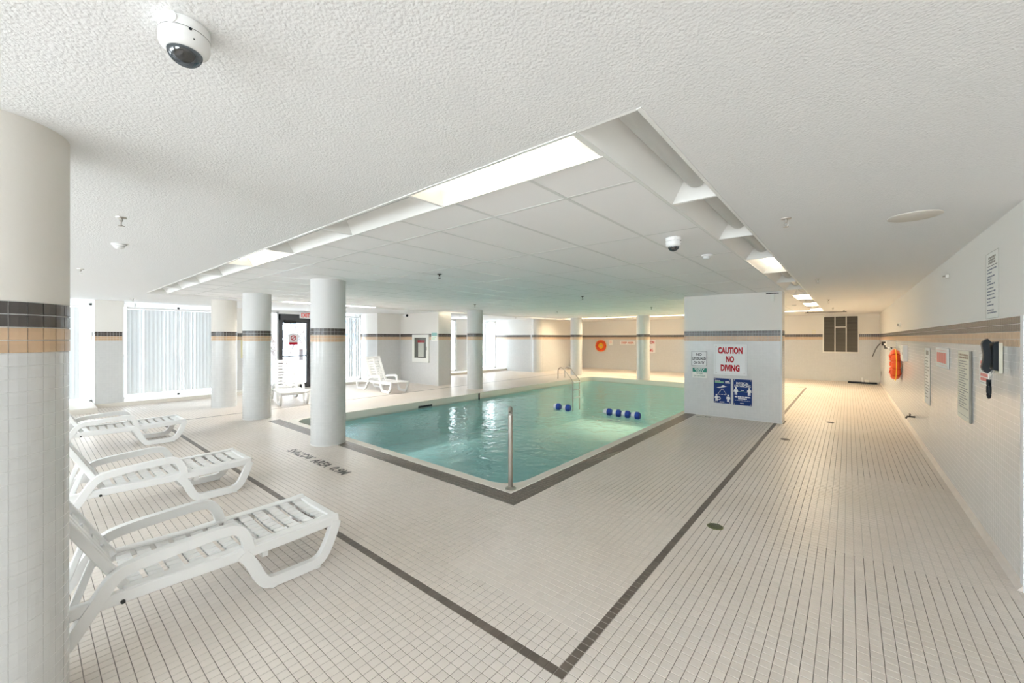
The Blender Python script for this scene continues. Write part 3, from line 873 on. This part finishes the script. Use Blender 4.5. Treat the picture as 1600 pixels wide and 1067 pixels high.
# ------------------------------------------------------------------ handrail and ladder
hr = empty('handrail', (-2.76, 3.29, 0)); tag(hr, 'single steel handrail arching from the deck into the pool corner', 'handrail')
dx, dy = -.84, .99
pts = [(0, 0, .0), (0, 0, .3), (0, 0, .72)]
ul = math.hypot(dx, dy)
for k in range(1, 8):
    a = PI * k / 8 * .85; rr = .085
    pts.append((dx / ul * rr * (1 - math.cos(a)), dy / ul * rr * (1 - math.cos(a)), .75 + rr * math.sin(a)))
pts += [(dx * .94, dy * .94, .10), (dx * .985, dy * .985, .03), (dx, dy, -.04), (dx, dy, -.9)]
MB().tube(pts, .024, 14).build('rail', M_STEEL, hr, True)
MB().lathe([(.062, 0), (.062, .008), (.045, .02), (.027, .026)], 20).build('flange', M_STEEL, hr, True)

ld = empty('pool_ladder', (-8.8, 13.4, 0)); tag(ld, 'steel pool ladder with two arched rails on the far pool edge', 'ladder')
for y in (0, .5):
    pts = [(0, y, 0), (0, y, .25)]
    for k in range(1, 9):
        a = PI * k / 9 * .82; pts.append((.16 * (1 - math.cos(a)), y, .27 + .17 * math.sin(a)))
    pts += [(.64, y, .0), (.68, y, -.08), (.68, y, -1.2)]
    MB().tube(pts, .022, 10).build('rail', M_STEEL, ld, True)
for z in (-.1, -.4, -.7): bx('tread', M_FLW, ld, .62, .74, .0, .5, z - .02, z + .01)

# ------------------------------------------------------------------ floats on the water
def flt(x, y, i, cnt, where):
    t = empty('float', (x, y, WZ)); t.scale = (.86, 1, 1)
    tag(t, 'blue and white rope float, %s in the %s' % (ORD[i], where), 'float', 'rope floats on the pool')
    prof = [(.002, -.12), (.06, -.11), (.075, -.06), (.075, -.01)]
    MB().lathe(prof, 16, (0, 0, .02), 'x').build('white_half', M_FLW, t, True)
    prof = [(.075, -.01), (.085, .0), (.085, .07), (.06, .105), (.002, .11)]
    MB().lathe(prof, 16, (0, 0, .02), 'x').build('blue_half', M_FLB, t, True)
# six floats lie on one line across the pool, a pair and then a group of four
for i, x in enumerate((-5.66, -5.38)): flt(x, 8.6, i, 2, 'pair drifting towards the windows')
for i, x in enumerate((-4.34, -4.11, -3.89, -3.66)): flt(x, 8.74, i, 4, 'group of four near the caution wall')

# ------------------------------------------------------------------ ceiling fittings
def sprinkler_meshes():
    a = MB().lathe([(.042, 0), (.040, -.006), (.018, -.010)], 20).mesh('escutcheon', True); a.materials.append(M_STEEL)
    b = MB().lathe([(.012, -.008), (.012, -.03), (.008, -.032)], 12)
    b.tube([(.008, 0, -.03), (.016, 0, -.045), (.006, 0, -.062)], .003, 6).tube([(-.008, 0, -.03), (-.016, 0, -.045), (-.006, 0, -.062)], .003, 6)
    b = b.mesh('frame'); b.materials.append(M_STEEL)
    c = MB().lathe([(.006, -.058), (.024, -.064), (.024, -.067), (.004, -.068)], 14).mesh('deflector'); c.materials.append(M_STEEL)
    return a, b, c
SPM = sprinkler_meshes()
M_SPD = mat('dark_bronze', (.06, .055, .05), .4, metal=.6)
SPD = []
for q in SPM:
    c = q.copy(); c.materials.clear(); c.materials.append(M_SPD); SPD.append(c)
def sprinkler(x, y, label, group, dark=False):
    t = empty('fire_sprinkler', (x, y, ZC)); tag(t, label, 'sprinkler', group)
    t.scale = (.78, .78, .95)
    for nm, me in zip(('escutcheon', 'frame', 'deflector'), SPD if dark else SPM): link(nm, me, None, t)
for x, w in ((-4.04, 'between the foreground column and the smoke detector'), (-7.43, 'above the lounger nearest the windows')): sprinkler(x, .44, 'chrome fire sprinkler ' + w, 'sprinklers above the loungers')
for k, y in enumerate((3.54, 7.48, 11.64, 14.95)): sprinkler(-.35, y, 'chrome fire sprinkler above the tiled walkway, %s from the round access cover' % ORD[k], 'sprinklers above the walkway')
for x, w in ((-4.28, 'caution wall'), (-7.45, 'windows')):
    for k, y in enumerate((3.6, 7.45, 11.3, 14.9)): sprinkler(x, y, 'dark sprinkler above the pool, %s from the shallow end, row nearer the %s' % (ORD[k], w), 'sprinklers above the pool', True)
sprinkler(-12.06, 1.5, 'small sprinkler in the plaster ceiling in front of the wide window blind', None)
sprinkler(-11.28, 10.49, 'small sprinkler in the ceiling by the bright far window', None)
sprinkler(-10.87, 13.31, 'small sprinkler in the ceiling edge near the far corner column', None)
def smoke(x, y, label):
    t = empty('smoke_detector', (x, y, ZC)); tag(t, label, 'smoke detector')
    MB().lathe([(.055, 0), (.055, -.012), (.048, -.016)], 24).build('base', M_WHITE, t, True)
    MB().lathe([(.040, -.014), (.038, -.034), (.022, -.045), (.002, -.046)], 24).build('head', M_WHITE, t, True)
    MB().lathe([(.0405, -.022), (.0405, -.027)], 24).build('vent', M_LENS, t)
smoke(-5.19, .55, 'round white smoke detector in the plaster ceiling above the loungers')
smoke(-1.14, 4.56, 'small white smoke detector on a ceiling panel beside the dome camera')
smoke(-1.09, 12.85, 'small white smoke detector on a panel behind the caution wall')
smoke(-10.76, 4.29, 'small white smoke detector in front of the exit door')
def dome(x, y, rz, sc, label):
    t = empty('dome_camera', (x, y, ZC), rz); tag(t, label, 'security camera'); t.scale = (sc, sc, sc)
    MB().lathe([(.066, .0), (.068, -.002), (.068, -.032), (.0675, -.033)], 40).build('base', M_PLAST, t, True)
    MB().lathe([(.0684, -.0328), (.0684, -.0342)], 40).build('seam', M_DARK, t)
    h = MB().lathe([(.068, -.034), (.068, -.058), (.064, -.072), (.054, -.082), (.047, -.084)], 40).build('housing', M_PLAST, t, True)
    prof = [(.047 * math.cos(a), -.083 - .040 * math.sin(a)) for a in [PI / 2 * k / 9 for k in range(10)]]
    MB().lathe(prof, 32).build('glass_dome', M_DOME, t, True)
    MB().ball((.004, 0, -.082), .030, 20, 12).build('camera_ball', M_DARK, t, True)
    MB().lathe([(.014, .0), (.014, .012), (.010, .013)], 16, (.018, 0, -.096), 'x').build('camera_lens', M_BLACK, t, True)
    MB().lathe([(.019, 0), (.019, .004), (.016, .005)], 20, (.066, .0, -.016), 'x').build('cable_plug', M_PLAST, t, True)
    for a in (.9, -1.6):
        MB().ball((.0665 * math.cos(a), .0665 * math.sin(a), -.063), .0028, 8, 6).build('screw', M_DARK, h)
    MB().ball((.0665 * math.cos(.75), .0665 * math.sin(.75), -.037), .005, 8, 6).build('latch', M_BLACK, t)
    return t
dome(-1.43, .285, -.75, .86, 'large white security dome camera on the stippled ceiling')
dome(-1.17, 3.60, -1.0, .95, 'small white security dome camera on the ceiling panels')
bc = empty('bullet_camera', (-11.3, 8.05, ZC)); tag(bc, 'tiny white bullet camera on the ceiling above the fire cabinet', 'security camera')
MB().lathe([(.05, 0), (.05, -.02)], 16).build('mount', M_WHITE, bc); MB().tube([(0, 0, 0), (0, 0, -.1)], .025, 10).build('stem', M_WHITE, bc)
MB().lathe([(.045, -.07), (.05, .09)], 16, (0, 0, -.13), 'x').build('body', M_WHITE, bc, True); MB().lathe([(.042, .09), (.042, .1)], 16, (0, 0, -.13), 'x').build('lens', M_BLACK, bc)
cv = tag(MB().lathe([(.145, 0), (.145, -.005), (.135, -.009)], 48, (.36, 4.05, ZC)).build('ceiling_access_cover', mat('cover_cream', (.72, .68, .62), .6), None, True), 'round cream access cover in the plaster ceiling', 'ceiling cover')
br = empty('ceiling_track', (-.55, 16.5, ZC)); tag(br, 'dark thin track across the ceiling before the louvre window', 'ceiling track')
MB().box(-.55, .5, -.02, .02, -.05, -.03).build('rail', M_SPD, br); MB().box(-.5, -.47, -.01, .01, -.03, 0).box(.42, .45, -.01, .01, -.03, 0).build('hanger', M_SPD, br)
pc = empty('sensor_box', (-1.10, 8.985, 2.37)); tag(pc, 'small pale sensor box at the top of the caution wall', 'sensor')
MB().box(-.03, .03, -.03, .0, -.08, .06).build('housing', M_PAPERW, pc); MB().box(-.10, .10, -.035, -.01, .06, .075).build('dark_bar', M_SPD, pc)

# ------------------------------------------------------------------ signs
def sign(name, loc, rz, label, cat='sign'):
    t = empty(name, loc, rz); tag(t, label, cat); return t
def plate(t, w, h, m, y0=0, y1=-.006, nm='plate', cx=0, cz=0): return MB().box(cx - w / 2, cx + w / 2, y1, y0, cz - h / 2, cz + h / 2).build(nm, m, t)
def lines(t, x0, x1, zs, h, m, y, nm='print_lines', seed=1, ragged=.35):
    """rows of print too small to read: short dashes of word length"""
    r = random.Random(seed); b = MB()
    for z in zs:
        x = x0; xe = x1 - (x1 - x0) * r.uniform(0, ragged)
        while x < xe - .006:
            w = min(r.uniform(.03, .11) * (x1 - x0) * 1.6, xe - x); b.box(x, x + w, y - .0006, y, z - h / 2, z + h / 2); x += w + .03 * (x1 - x0)
    return b.build(nm, m, t)
FY = 9.0 - .004
def bolts(t, w, h, y):
    b = MB()
    for sx in (-1, 1):
        for sz in (-1, 1): b.lathe([(.009, y - .004), (.009, y)], 8, (sx * w / 2, 0, sz * h / 2), 'y')
    b.build('screws', M_STEEL, t)
def frame_line(t, w, h, m, y, th=.005):
    MB().box(-w / 2, w / 2, y - .0006, y, h / 2 - th, h / 2).box(-w / 2, w / 2, y - .0006, y, -h / 2, -h / 2 + th).box(-w / 2, -w / 2 + th, y - .0006, y, -h / 2, h / 2).box(w / 2 - th, w / 2, y - .0006, y, -h / 2, h / 2).build('border', m, t)

s1 = sign('warning_sign', (-1.82, FY, 1.165), 0, 'large white sign with red words caution no diving on the wall block')
plate(s1, .60, .61, M_SIGNW); bolts(s1, .50, .52, -.006)
frame_line(s1, .545, .56, M_INKG, -.006, .002)
text('CAUTION', 0, -.006, .185, .44, .135, M_RED, s1, .05); text('NO', 0, -.006, .01, .145, .135, M_RED, s1, .05); text('DIVING', 0, -.006, -.165, .34, .135, M_RED, s1, .05)
s2 = sign('notice_sign', (-2.40, FY, 1.17), 0, 'small white sign with black words no lifeguard on duty')
plate(s2, .30, .30, M_SIGNW); frame_line(s2, .298, .298, M_INK, -.006, .006)
text('NO', 0, -.006, .085, .105, .055, M_INK, s2, .03); text('LIFEGUARD', 0, -.006, .003, .265, .06, M_INK, s2, .03); text('ON DUTY', 0, -.006, -.085, .215, .06, M_INK, s2, .03)
s3 = sign('safety_sign', (-2.39, FY, .875), 0, 'small white and green safety first sign under the lifeguard notice')
plate(s3, .29, .21, M_PAPERW); plate(s3, .275, .085, M_GREEN, -.006, -.0068, 'green_header', 0, .058)
text('SAFETY', 0, -.007, .078, .2, .034, M_SIGNW, s3, .02); text('FIRST', 0, -.007, .037, .15, .028, M_SIGNW, s3, .02)
text('WALK', 0, -.006, -.012, .13, .032, M_GREEN, s3, .02); text('DO NOT RUN', 0, -.006, -.066, .22, .034, mat('print_grey_green', (.25, .36, .32), .6), s3, .02)
def figure(t, x, z, h, y, m, nm='figure_icon'):
    b = MB(); s = h
    b.lathe([(.12 * s, y - .0008), (.12 * s, y)], 14, (x, 0, z + .40 * s), 'y')
    b.prism([(x + a * s, z + c * s) for a, c in ((-.20, .24), (.20, .24), (.27, -.08), (.18, -.10), (.15, .08), (.15, -.5), (.03, -.5), (.0, -.12), (-.03, -.5), (-.15, -.5), (-.15, .08), (-.18, -.10), (-.27, -.08))], 'y', y - .0008, y)
    return b.build(nm, m, t)
s4 = sign('distancing_poster', (-1.962, FY, .535), 0, 'blue poster with swimmer and two figures joined by a triangle')
plate(s4, .31, .50, M_BLUE); bolts(s4, .27, .46, -.006)
lines(s4, -.135, -.03, [.205, .197], .006, M_SIGNW, -.006, 'white_print', 3); lines(s4, -.135, .03, [.172], .030, M_LGREEN, -.006, 'green_print', 4, .1); lines(s4, .055, .14, [.19, .165], .02, M_SIGNW, -.006, 'logo_print', 5, .1)
MB().prism([(-.10, .07), (-.02, .085), (.0, .105), (.03, .112), (.05, .095), (.09, .09), (.03, .07), (-.05, .055), (-.095, .058)], 'y', -.0068, -.006).build('swimmer_icon', M_SIGNW, s4)
tri = MB()
for (x0, z0), (x1, z1) in (((0, .045), (-.085, -.075)), ((0, .045), (.085, -.075)), ((-.08, -.075), (.08, -.075))):
    for k in range(3):
        f0, f1 = k / 3 + .03, (k + 1) / 3 - .05
        tri.tube([(x0 + (x1 - x0) * f0, -.0068, z0 + (z1 - z0) * f0), (x0 + (x1 - x0) * f1, -.0068, z0 + (z1 - z0) * f1)], .004, 5)
tri.build('triangle_icon', M_SIGNW, s4)
figure(s4, -.105, -.145, .14, -.006, M_SIGNW); figure(s4, .11, -.145, .14, -.006, M_SIGNW)
MB().tube([(-.065 + .03 * math.cos(2 * PI * k / 16), -.0075, -.155 + .03 * math.sin(2 * PI * k / 16)) for k in range(16)], .009, 6, True).build('ring_icon', M_SIGNW, s4)
lines(s4, -.045, .045, [-.225], .014, M_SIGNW, -.006, 'footer_print', 6, .1)
s5 = sign('distancing_poster', (-1.60, FY, .53), 0, 'blue poster headed physical distancing with two standing figures')
plate(s5, .32, .51, M_BLUE); bolts(s5, .28, .47, -.006)
text('PHYSICAL', 0, -.006, .175, .22, .045, M_SIGNW, s5, .03); text('DISTANCING', 0, -.006, .125, .28, .045, M_SIGNW, s5, .03)
figure(s5, -.115, .02, .15, -.006, M_SIGNW); figure(s5, .115, .02, .15, -.006, M_SIGNW)
MB().tube([(-.07, -.0068, .012), (.07, -.0068, .012)], .004, 5).build('arrow_icon', M_LGREEN, s5)
lines(s5, -.03, .03, [.04], .016, M_SIGNW, -.006, 'white_print', 7, .1); lines(s5, -.135, .135, [-.09], .024, M_SIGNW, -.006, 'bold_print', 8, .02); lines(s5, -.075, .075, [-.125], .024, M_SIGNW, -.006, 'bold_print', 9, .02)
lines(s5, -.135, .135, [-.16], .005, M_SIGNW, -.006, 'fine_print', 10, .02); lines(s5, -.04, .04, [-.215], .014, M_SIGNW, -.006, 'footer_print', 11, .1)

FF = YF - .004
d1 = sign('deep_area_sign', (-8.52, FF, 1.36), 0, 'long white sign with red words deep area on the far wall')
plate(d1, .78, .19, M_SIGNW); text('DEEP AREA', 0, -.006, 0, .66, .11, mat('deep_red', (.55, .12, .06), .6), d1, .03)
d2 = sign('warning_sign', (-7.47, FF, 1.20), 0, 'white sign with red words caution no diving half hidden by a column')
plate(d2, .70, .62, M_SIGNW)
text('CAUTION', 0, -.006, .19, .60, .15, M_RED, d2, .04); text('NO', 0, -.006, 0, .2, .15, M_RED, d2, .04); text('DIVING', 0, -.006, -.19, .48, .15, M_RED, d2, .04)
n3 = sign('notice_sheet', (-9.43, FF, 1.36), 0, 'small faded notice beside the ring buoy on the far wall', 'notice')
plate(n3, .20, .26, M_PAPERW); lines(n3, -.08, .08, [.09, .06, .03, .0, -.03], .012, M_REDF, -.006, seed=21)

# ring buoys
M_STRAP = mat('strap_red', (.55, .05, .01), .6)
def buoy(loc, rz, R, r, label, inner):
    t = empty('ring_buoy', loc, rz); tag(t, label, 'ring buoy')
    pts = [((R - r) * math.cos(2 * PI * k / 36), -r * .9, (R - r) * math.sin(2 * PI * k / 36)) for k in range(36)]
    MB().tube(pts, r, 14, True).build('ring', M_ORANGE, t, True)
    rope = []
    for k in range(48):
        a = 2 * PI * k / 48; rr = R + .012 + .018 * abs(math.sin(2 * a)); rope.append((rr * math.cos(a), -r * .9, rr * math.sin(a)))
    MB().tube(rope, .007, 6, True).build('grab_rope', M_YELLOW, t)
    for a in (.25, .75, 1.25, 1.75):
        an = a * PI; c = Vector(((R - r) * math.cos(an), -r * .9, (R - r) * math.sin(an)))
        b = MB(); d = Vector((math.cos(an), 0, math.sin(an)))
        b.tube([c + (d * math.cos(q) + Vector((0, -1, 0)) * math.sin(q)) * (r + .003) for q in [2 * PI * k / 14 for k in range(14)]], .012, 6, True)
        b.build('strap', M_STRAP, t)
    if inner:   # coiled yellow throw line hung in the ring
        b = MB()
        for q in range(9): b.tube([((.55 - .045 * q) * R * math.cos(2 * PI * k / 20), -.02 - .006 * (q % 3), (.55 - .045 * q) * R * math.sin(2 * PI * k / 20) * 1.05 - .0) for k in range(20)], .016, 6, True)
        b.build('throw_line', M_YELLOW, t)
    MB().tube([(0, 0, R - r), (0, -.09, R - r + .02)], .012, 8).build('hook', M_STEEL, t)
    return t
buoy((-9.96, FF, 1.19), 0, .30, .075, 'orange ring buoy with coiled yellow line on the far wall', True)
buoy((XR - .03, 11.75, 1.04), -PI / 2, .32, .075, 'orange ring buoy hanging on the long right tiled wall', True)

# ------------------------------------------------------------------ right wall fittings (local x runs towards the camera, -y out of the wall)
XF = XR - .004
def rw(name, y, z, label, cat): return sign(name, (XF, y, z), -PI / 2, label, cat)
q = rw('notice_sheet', 4.73, 2.005, 'tall white printed notice above the tile band over the telephone', 'notice')
plate(q, .34, .51, M_PAPERW, 0, -.003); frame_line(q, .34, .51, M_INKG, -.003, .003)
lines(q, -.10, .10, [.215, .195, .175], .015, M_INKG, -.003, 'heading', 31, .1); lines(q, -.15, .15, [.15], .004, M_INK, -.003, 'rule', 33, 0)
lines(q, -.14, .14, [.125, .10, .07, .05, .03, .01, -.02, -.045, -.07, -.10, -.125, -.15, -.19, -.21], .010, mat('print_blue_grey', (.20, .23, .28), .7), -.003, 'print_lines', 32, .6)
q = rw('notice_sheet', 8.05, 1.07, 'tall faded paper notice beside the wall tap', 'notice')
plate(q, .48, .78, M_PAPERW, 0, -.003); lines(q, -.12, .12, [.34, .31], .03, M_INKG, -.003, 'heading', 34, .1)
lines(q, -.19, .19, [.25 - .042 * k for k in range(14)], .012, M_INKG, -.003, 'print_lines', 35, .5)
q = rw('notice_sign', 6.86, 1.37, 'small wide white sign with two faded red words', 'sign')
plate(q, .78, .225, M_PAPERW, 0, -.012); lines(q, -.31, .31, [.0], .12, M_REDF, -.012, 'faded_words', 36, 0); lines(q, -.33, .33, [.085, -.085], .004, M_REDF, -.012, 'red_rule', 37, 0)
q = rw('rules_board', 5.66, 1.155, 'tall cream rules board with thick dark edge on the right wall', 'notice')
plate(q, .50, .645, M_PAPER, 0, -.014); bx('edge', M_INKG, q, .246, .252, -.015, 0, -.322, .322)
lines(q, -.21, .21, [.285, .26], .018, mat('print_brown', (.42, .30, .20), .7), -.014, 'heading', 38, .05)
lines(q, -.21, .21, [.225 - .023 * k for k in range(20)], .009, M_INKG, -.014, 'print_lines', 39, .45)
MB().box(-.22, .22, -.0146, -.014, -.285, -.281).build('rule', M_INKG, q)
q = rw('notice_sheet', 4.95, 1.345, 'white notice with red words partly behind the telephone', 'notice')
plate(q, .34, .25, M_PAPERW, 0, -.003); lines(q, -.13, .13, [.055, .02, -.045, -.08], .026, M_REDF, -.003, 'red_words', 40, .05); lines(q, -.14, .14, [.1, -.108], .004, M_INKG, -.003, 'print_lines', 41, .1)

ph = rw('wall_telephone', 4.52, 1.465, 'black corded wall telephone hanging under the tan tile band', 'telephone')
MB().box(-.045, .06, -.018, 0, -.12, .10).build('wall_plate', M_PAPER, ph)
MB().prism([(-.016, -.105), (-.036, -.10), (-.044, -.08), (-.044, .08), (-.036, .105), (-.016, .11)], 'x', -.05, .05).build('base', M_BLACK, ph)
hs = MB(); P = smooth_path([(-.050, -.112), (-.072, -.095), (-.066, -.05), (-.060, 0), (-.066, .05), (-.072, .10), (-.050, .115)], 2)
Lf, Rt = offset_band(P, .036); hs.prism([(a.x, a.y) for a in Lf] + [(a.x, a.y) for a in reversed(Rt)], 'x', -.045, .005); hset = hs.build('handset', M_BLACK, ph)
bv = hset.modifiers.new('bevel', 'BEVEL'); bv.width = .008; bv.segments = 2
cd = [(.03 * math.sin(th), -.055, -.245 + .058 * math.cos(th)) for th in [2 * PI * k / 28 for k in range(28)]]
MB().tube(cd, .009, 8, True).build('cord_loop', M_BLACK, ph, True)
MB().tube([(-.01, -.055, -.17), (-.012, -.055, -.14), (-.015, -.055, -.11)], .003, 6).tube([(.01, -.055, -.17), (.02, -.045, -.13), (.025, -.035, -.10)], .003, 6).build('cord_lead', M_STEEL, ph)
MB().lathe([(.013, -.21), (.013, -.17)], 10, (0, -.055, 0), 'z').build('cord_tie', M_BLACK, ph)

tap = rw('wall_tap', 9.45, .285, 'small dark wall tap low on the right wall', 'tap')
MB().lathe([(.02, -.004), (.02, 0)], 12, (0, 0, 0), 'y').build('flange', M_SPD, tap)
MB().tube([(0, 0, 0), (0, -.09, 0), (0, -.11, -.035)], .014, 8).build('spout', M_SPD, tap)
MB().box(-.05, .05, -.07, -.05, .03, .045).lathe([(.008, .0), (.008, .035)], 8, (0, -.06, 0), 'z').build('handle', M_SPD, tap)
bxx = rw('wall_box', 10.75, 1.31, 'pale grey metal box on the right wall next to the ring buoy', 'box')
MB().box(-.24, .24, -.06, 0, -.15, .15).build('body', M_WFR, bxx); MB().box(-.22, .22, -.066, -.06, -.13, .13).build('lid', mat('pale_grey', (.66, .68, .67), .5), bxx)
MB().box(.16, .18, -.075, -.066, -.02, .02).build('latch', M_STEEL, bxx)
wh = rw('wall_horn', 11.8, 1.88, 'small pale fixture on the upper right wall above the ring buoy', 'wall fixture')
MB().lathe([(.05, 0), (.045, -.03), (.03, -.04)], 14, (0, 0, 0), 'y').build('cover', M_PAPERW, wh, True); MB().box(-.02, .02, -.05, -.035, -.02, .02).build('grille', M_SPD, wh)
ss = rw('sidewall_sensor', 6.5, 2.28, 'small white sensor high on the right wall near the ceiling', 'wall fixture')
MB().box(-.03, .03, -.025, 0, -.018, .018).build('body', M_PAINT, ss); MB().lathe([(.009, -.045), (.009, -.025)], 10, (0, 0, 0), 'y').build('tip', M_STEEL, ss)
vc = rw('pool_vacuum_pole', 13.6, 1.40, 'chrome and white pool vacuum pole head hung on the right wall', 'pool tool')
MB().tube([(-1.5, -.10, .05), (.9, -.12, -.05)], .022, 10).build('pole', M_WFR, vc, True)
MB().box(-1.35, -1.1, -.16, -.06, .0, .10).box(.1, .28, -.18, -.04, -.06, .02).build('bracket', M_DARK, vc)
MB().box(.32, .6, -.16, 0, -.02, .12).build('holder', M_PAPERW, vc)
MB().tube([(-1.45 + .18 * math.sin(th), -.12 - .22 * math.sin(th / 2) , -.13 + .2 * math.cos(th)) for th in [2 * PI * k / 24 for k in range(25)]], .006, 6).build('hose_loop', M_SPD, vc)
ol = rw('wall_outlet', 18.2, .42, 'small grey outlet low on the right wall by the far corner', 'outlet')
plate(ol, .08, .16, M_INKG, 0, -.01); bx('socket', M_DARK, ol, -.02, .02, -.013, -.01, -.04, .04)
sq = empty('floor_squeegee', (.40, 18.75, 0)); tag(sq, 'black floor vacuum head lying on the floor by the far wall', 'pool tool')
MB().prism([(-.42, -.10), (.34, -.12), (.36, .06), (-.40, .10)], 'z', .012, .06).build('head', M_BLACK, sq)
MB().tube([(-.02, 0, .06), (-.04, .05, .2)], .025, 8).build('neck', M_WFR, sq); MB().box(.04, .14, -.04, .04, .06, .13).build('swivel', M_PAPERW, sq)
for k in (-.3, .25): MB().lathe([(.03, -.02), (.03, .02)], 12, (k, 0, .03), 'y').build('wheel', M_DARK, sq)

# ------------------------------------------------------------------ fire cabinet wall
fc = sign('fire_cabinet', (-11.43, 8.796, 1.24), 0, 'white framed fire hose cabinet with extinguisher seen through its glass', 'fire cabinet')
f = MB()
for a in ((-.45, -.33, -.48, .48), (.33, .45, -.48, .48), (-.33, .33, .37, .48), (-.33, .33, -.48, -.33)): f.box(a[0], a[1], -.05, 0, a[2], a[3])
f.build('frame', M_PAPERW, fc); bx('back_panel', M_LOUV, fc, -.33, .33, -.012, -.002, -.33, .37)
dr = bx('pane', M_PANE, fc, -.33, .33, -.036, -.032, -.33, .37)
bx('handle', M_STEEL, fc, .35, .37, -.065, -.05, -.06, .06)
hz = MB()
for k in range(9): hz.tube([(-.12 + .035 * k, -.026, -.3), (-.12 + .035 * k, -.026, .2)], .012, 6)
hz.build('fire_hose', M_ROPE, fc); MB().box(-.17, .2, -.028, -.012, .2, .28).build('hose_rack', M_RED, fc)
fe = sign('evacuation_sign', (-10.72, 8.796, 1.64), 0, 'small pale green sign over the tile band beside the fire cabinet')
plate(fe, .32, .30, M_PAPERW); plate(fe, .28, .11, mat('pale_teal', (.28, .52, .50), .6), -.006, -.0068, 'green_band', 0, .08); lines(fe, -.12, .12, [-.02, -.07], .02, M_LGREEN, -.006, seed=51)
nl = empty('notice_sheet', (XW + .004, 4.22, 1.28), PI / 2); tag(nl, 'yellow paper notice on the narrow wall beside the exit door', 'notice')
MB().box(-.19, .19, -.004, 0, -.27, .27).build('sheet', mat('yellow_paper', (.78, .72, .42), .8), nl); lines(nl, -.14, .14, [.2 - .06 * k for k in range(8)], .018, M_INKG, -.004, seed=52)

# ------------------------------------------------------------------ louvre window in the far wall
lv = struct(empty('window_11', (-.23, YF, 1.74)), 'dark grey three-bay louvre window in the far wall')
f = MB(); lw, lh = .485, .65
f.box(-lw - .04, -lw, -.04, 0, -lh - .04, lh + .04).box(lw, lw + .04, -.04, 0, -lh - .04, lh + .04).box(-lw, lw, -.04, 0, lh, lh + .04).box(-lw, lw, -.04, 0, -lh - .04, -lh)
f.box(-lw / 3 - .015, -lw / 3 + .015, -.035, 0, -lh, lh).box(lw / 3 - .015, lw / 3 + .015, -.035, 0, -lh, lh).build('frame', M_PAPERW, lv)
bx('backing', M_DARK, lv, -lw, lw, -.008, -.004, -lh, lh)
lm = MB().prism([(-.026, -.018), (-.022, -.018), (-.006, .018), (-.010, .018)], 'x', 0, 2 * lw / 3 - .03).mesh('blade'); lm.materials.append(M_LOUV)
for bay in range(3):
    for k in range(30):
        o = link('blade', lm, None, lv); o.location = (-lw + 2 * lw / 3 * bay + .015, 0, -lh + .022 + k * .0432)
bx('cross_rail', M_PAPERW, lv, -lw / 3, lw / 3, -.036, -.02, lh * .38, lh * .43)
bs = sign('sensor_box', (-1.02, FF, 1.83), 0, 'small cream box on the far wall beside the louvre window', 'sensor')
plate(bs, .12, .16, M_PAPER, 0, -.05, 'body'); plate(bs, .08, .05, M_PAPERW, -.05, -.054, 'cover')

# ------------------------------------------------------------------ floor drains and lettering
def drain(x, y, r, mt, label):
    t = empty('floor_drain', (x, y, 0)); tag(t, label, 'floor drain')
    MB().lathe([(r, .0), (r, .003), (r * .93, .0045)], 32).build('rim', mt, t, True)
    b = MB()
    for k in range(-3, 4):
        w = math.sqrt(max(.0, (r * .85) ** 2 - (k * r * .24) ** 2)); b.box(-w, w, k * r * .24 - r * .045, k * r * .24 + r * .045, .0045, .0052)
    b.build('slots', M_DARK, t)
drain(-.87, 3.74, .062, M_BRASS, 'greenish brass floor drain beside the dark stripe')
drain(-.77, 7.66, .062, M_SPD, 'dark round floor drain in front of the caution wall')
drain(-.27, 9.74, .062, M_SPD, 'dark round floor drain behind the corner of the caution wall')
lt = empty('floor_lettering', (-5.38, 2.42, .001)); tag(lt, 'black tile lettering shallow area set in the deck by the column', 'lettering')
def floor_text(body, x, w, h):
    o = link('letters', text_mesh(body, w, h, .0015, .02), M_MORTAR, lt); o.location = (x, 0, .0); o.rotation_euler = (-PI / 2, 0, 0)
floor_text('SHALLOW', -.42, .66, .13); floor_text('AREA', .20, .40, .13); floor_text('0.9M', .66, .34, .13)
dm = empty('floor_lettering', (-2.25, 8.82, .001)); tag(dm, 'small dark tile mark on the deck at the foot of the caution wall', 'lettering')
MB().box(-.14, -.02, -.06, -.04, 0, .0015).box(.0, .02, -.06, .05, 0, .0015).box(.02, .10, .03, .05, 0, .0015).box(.02, .10, -.02, .0, 0, .0015).box(.09, .11, -.02, .05, 0, .0015).build('letters', M_MORTAR, dm)
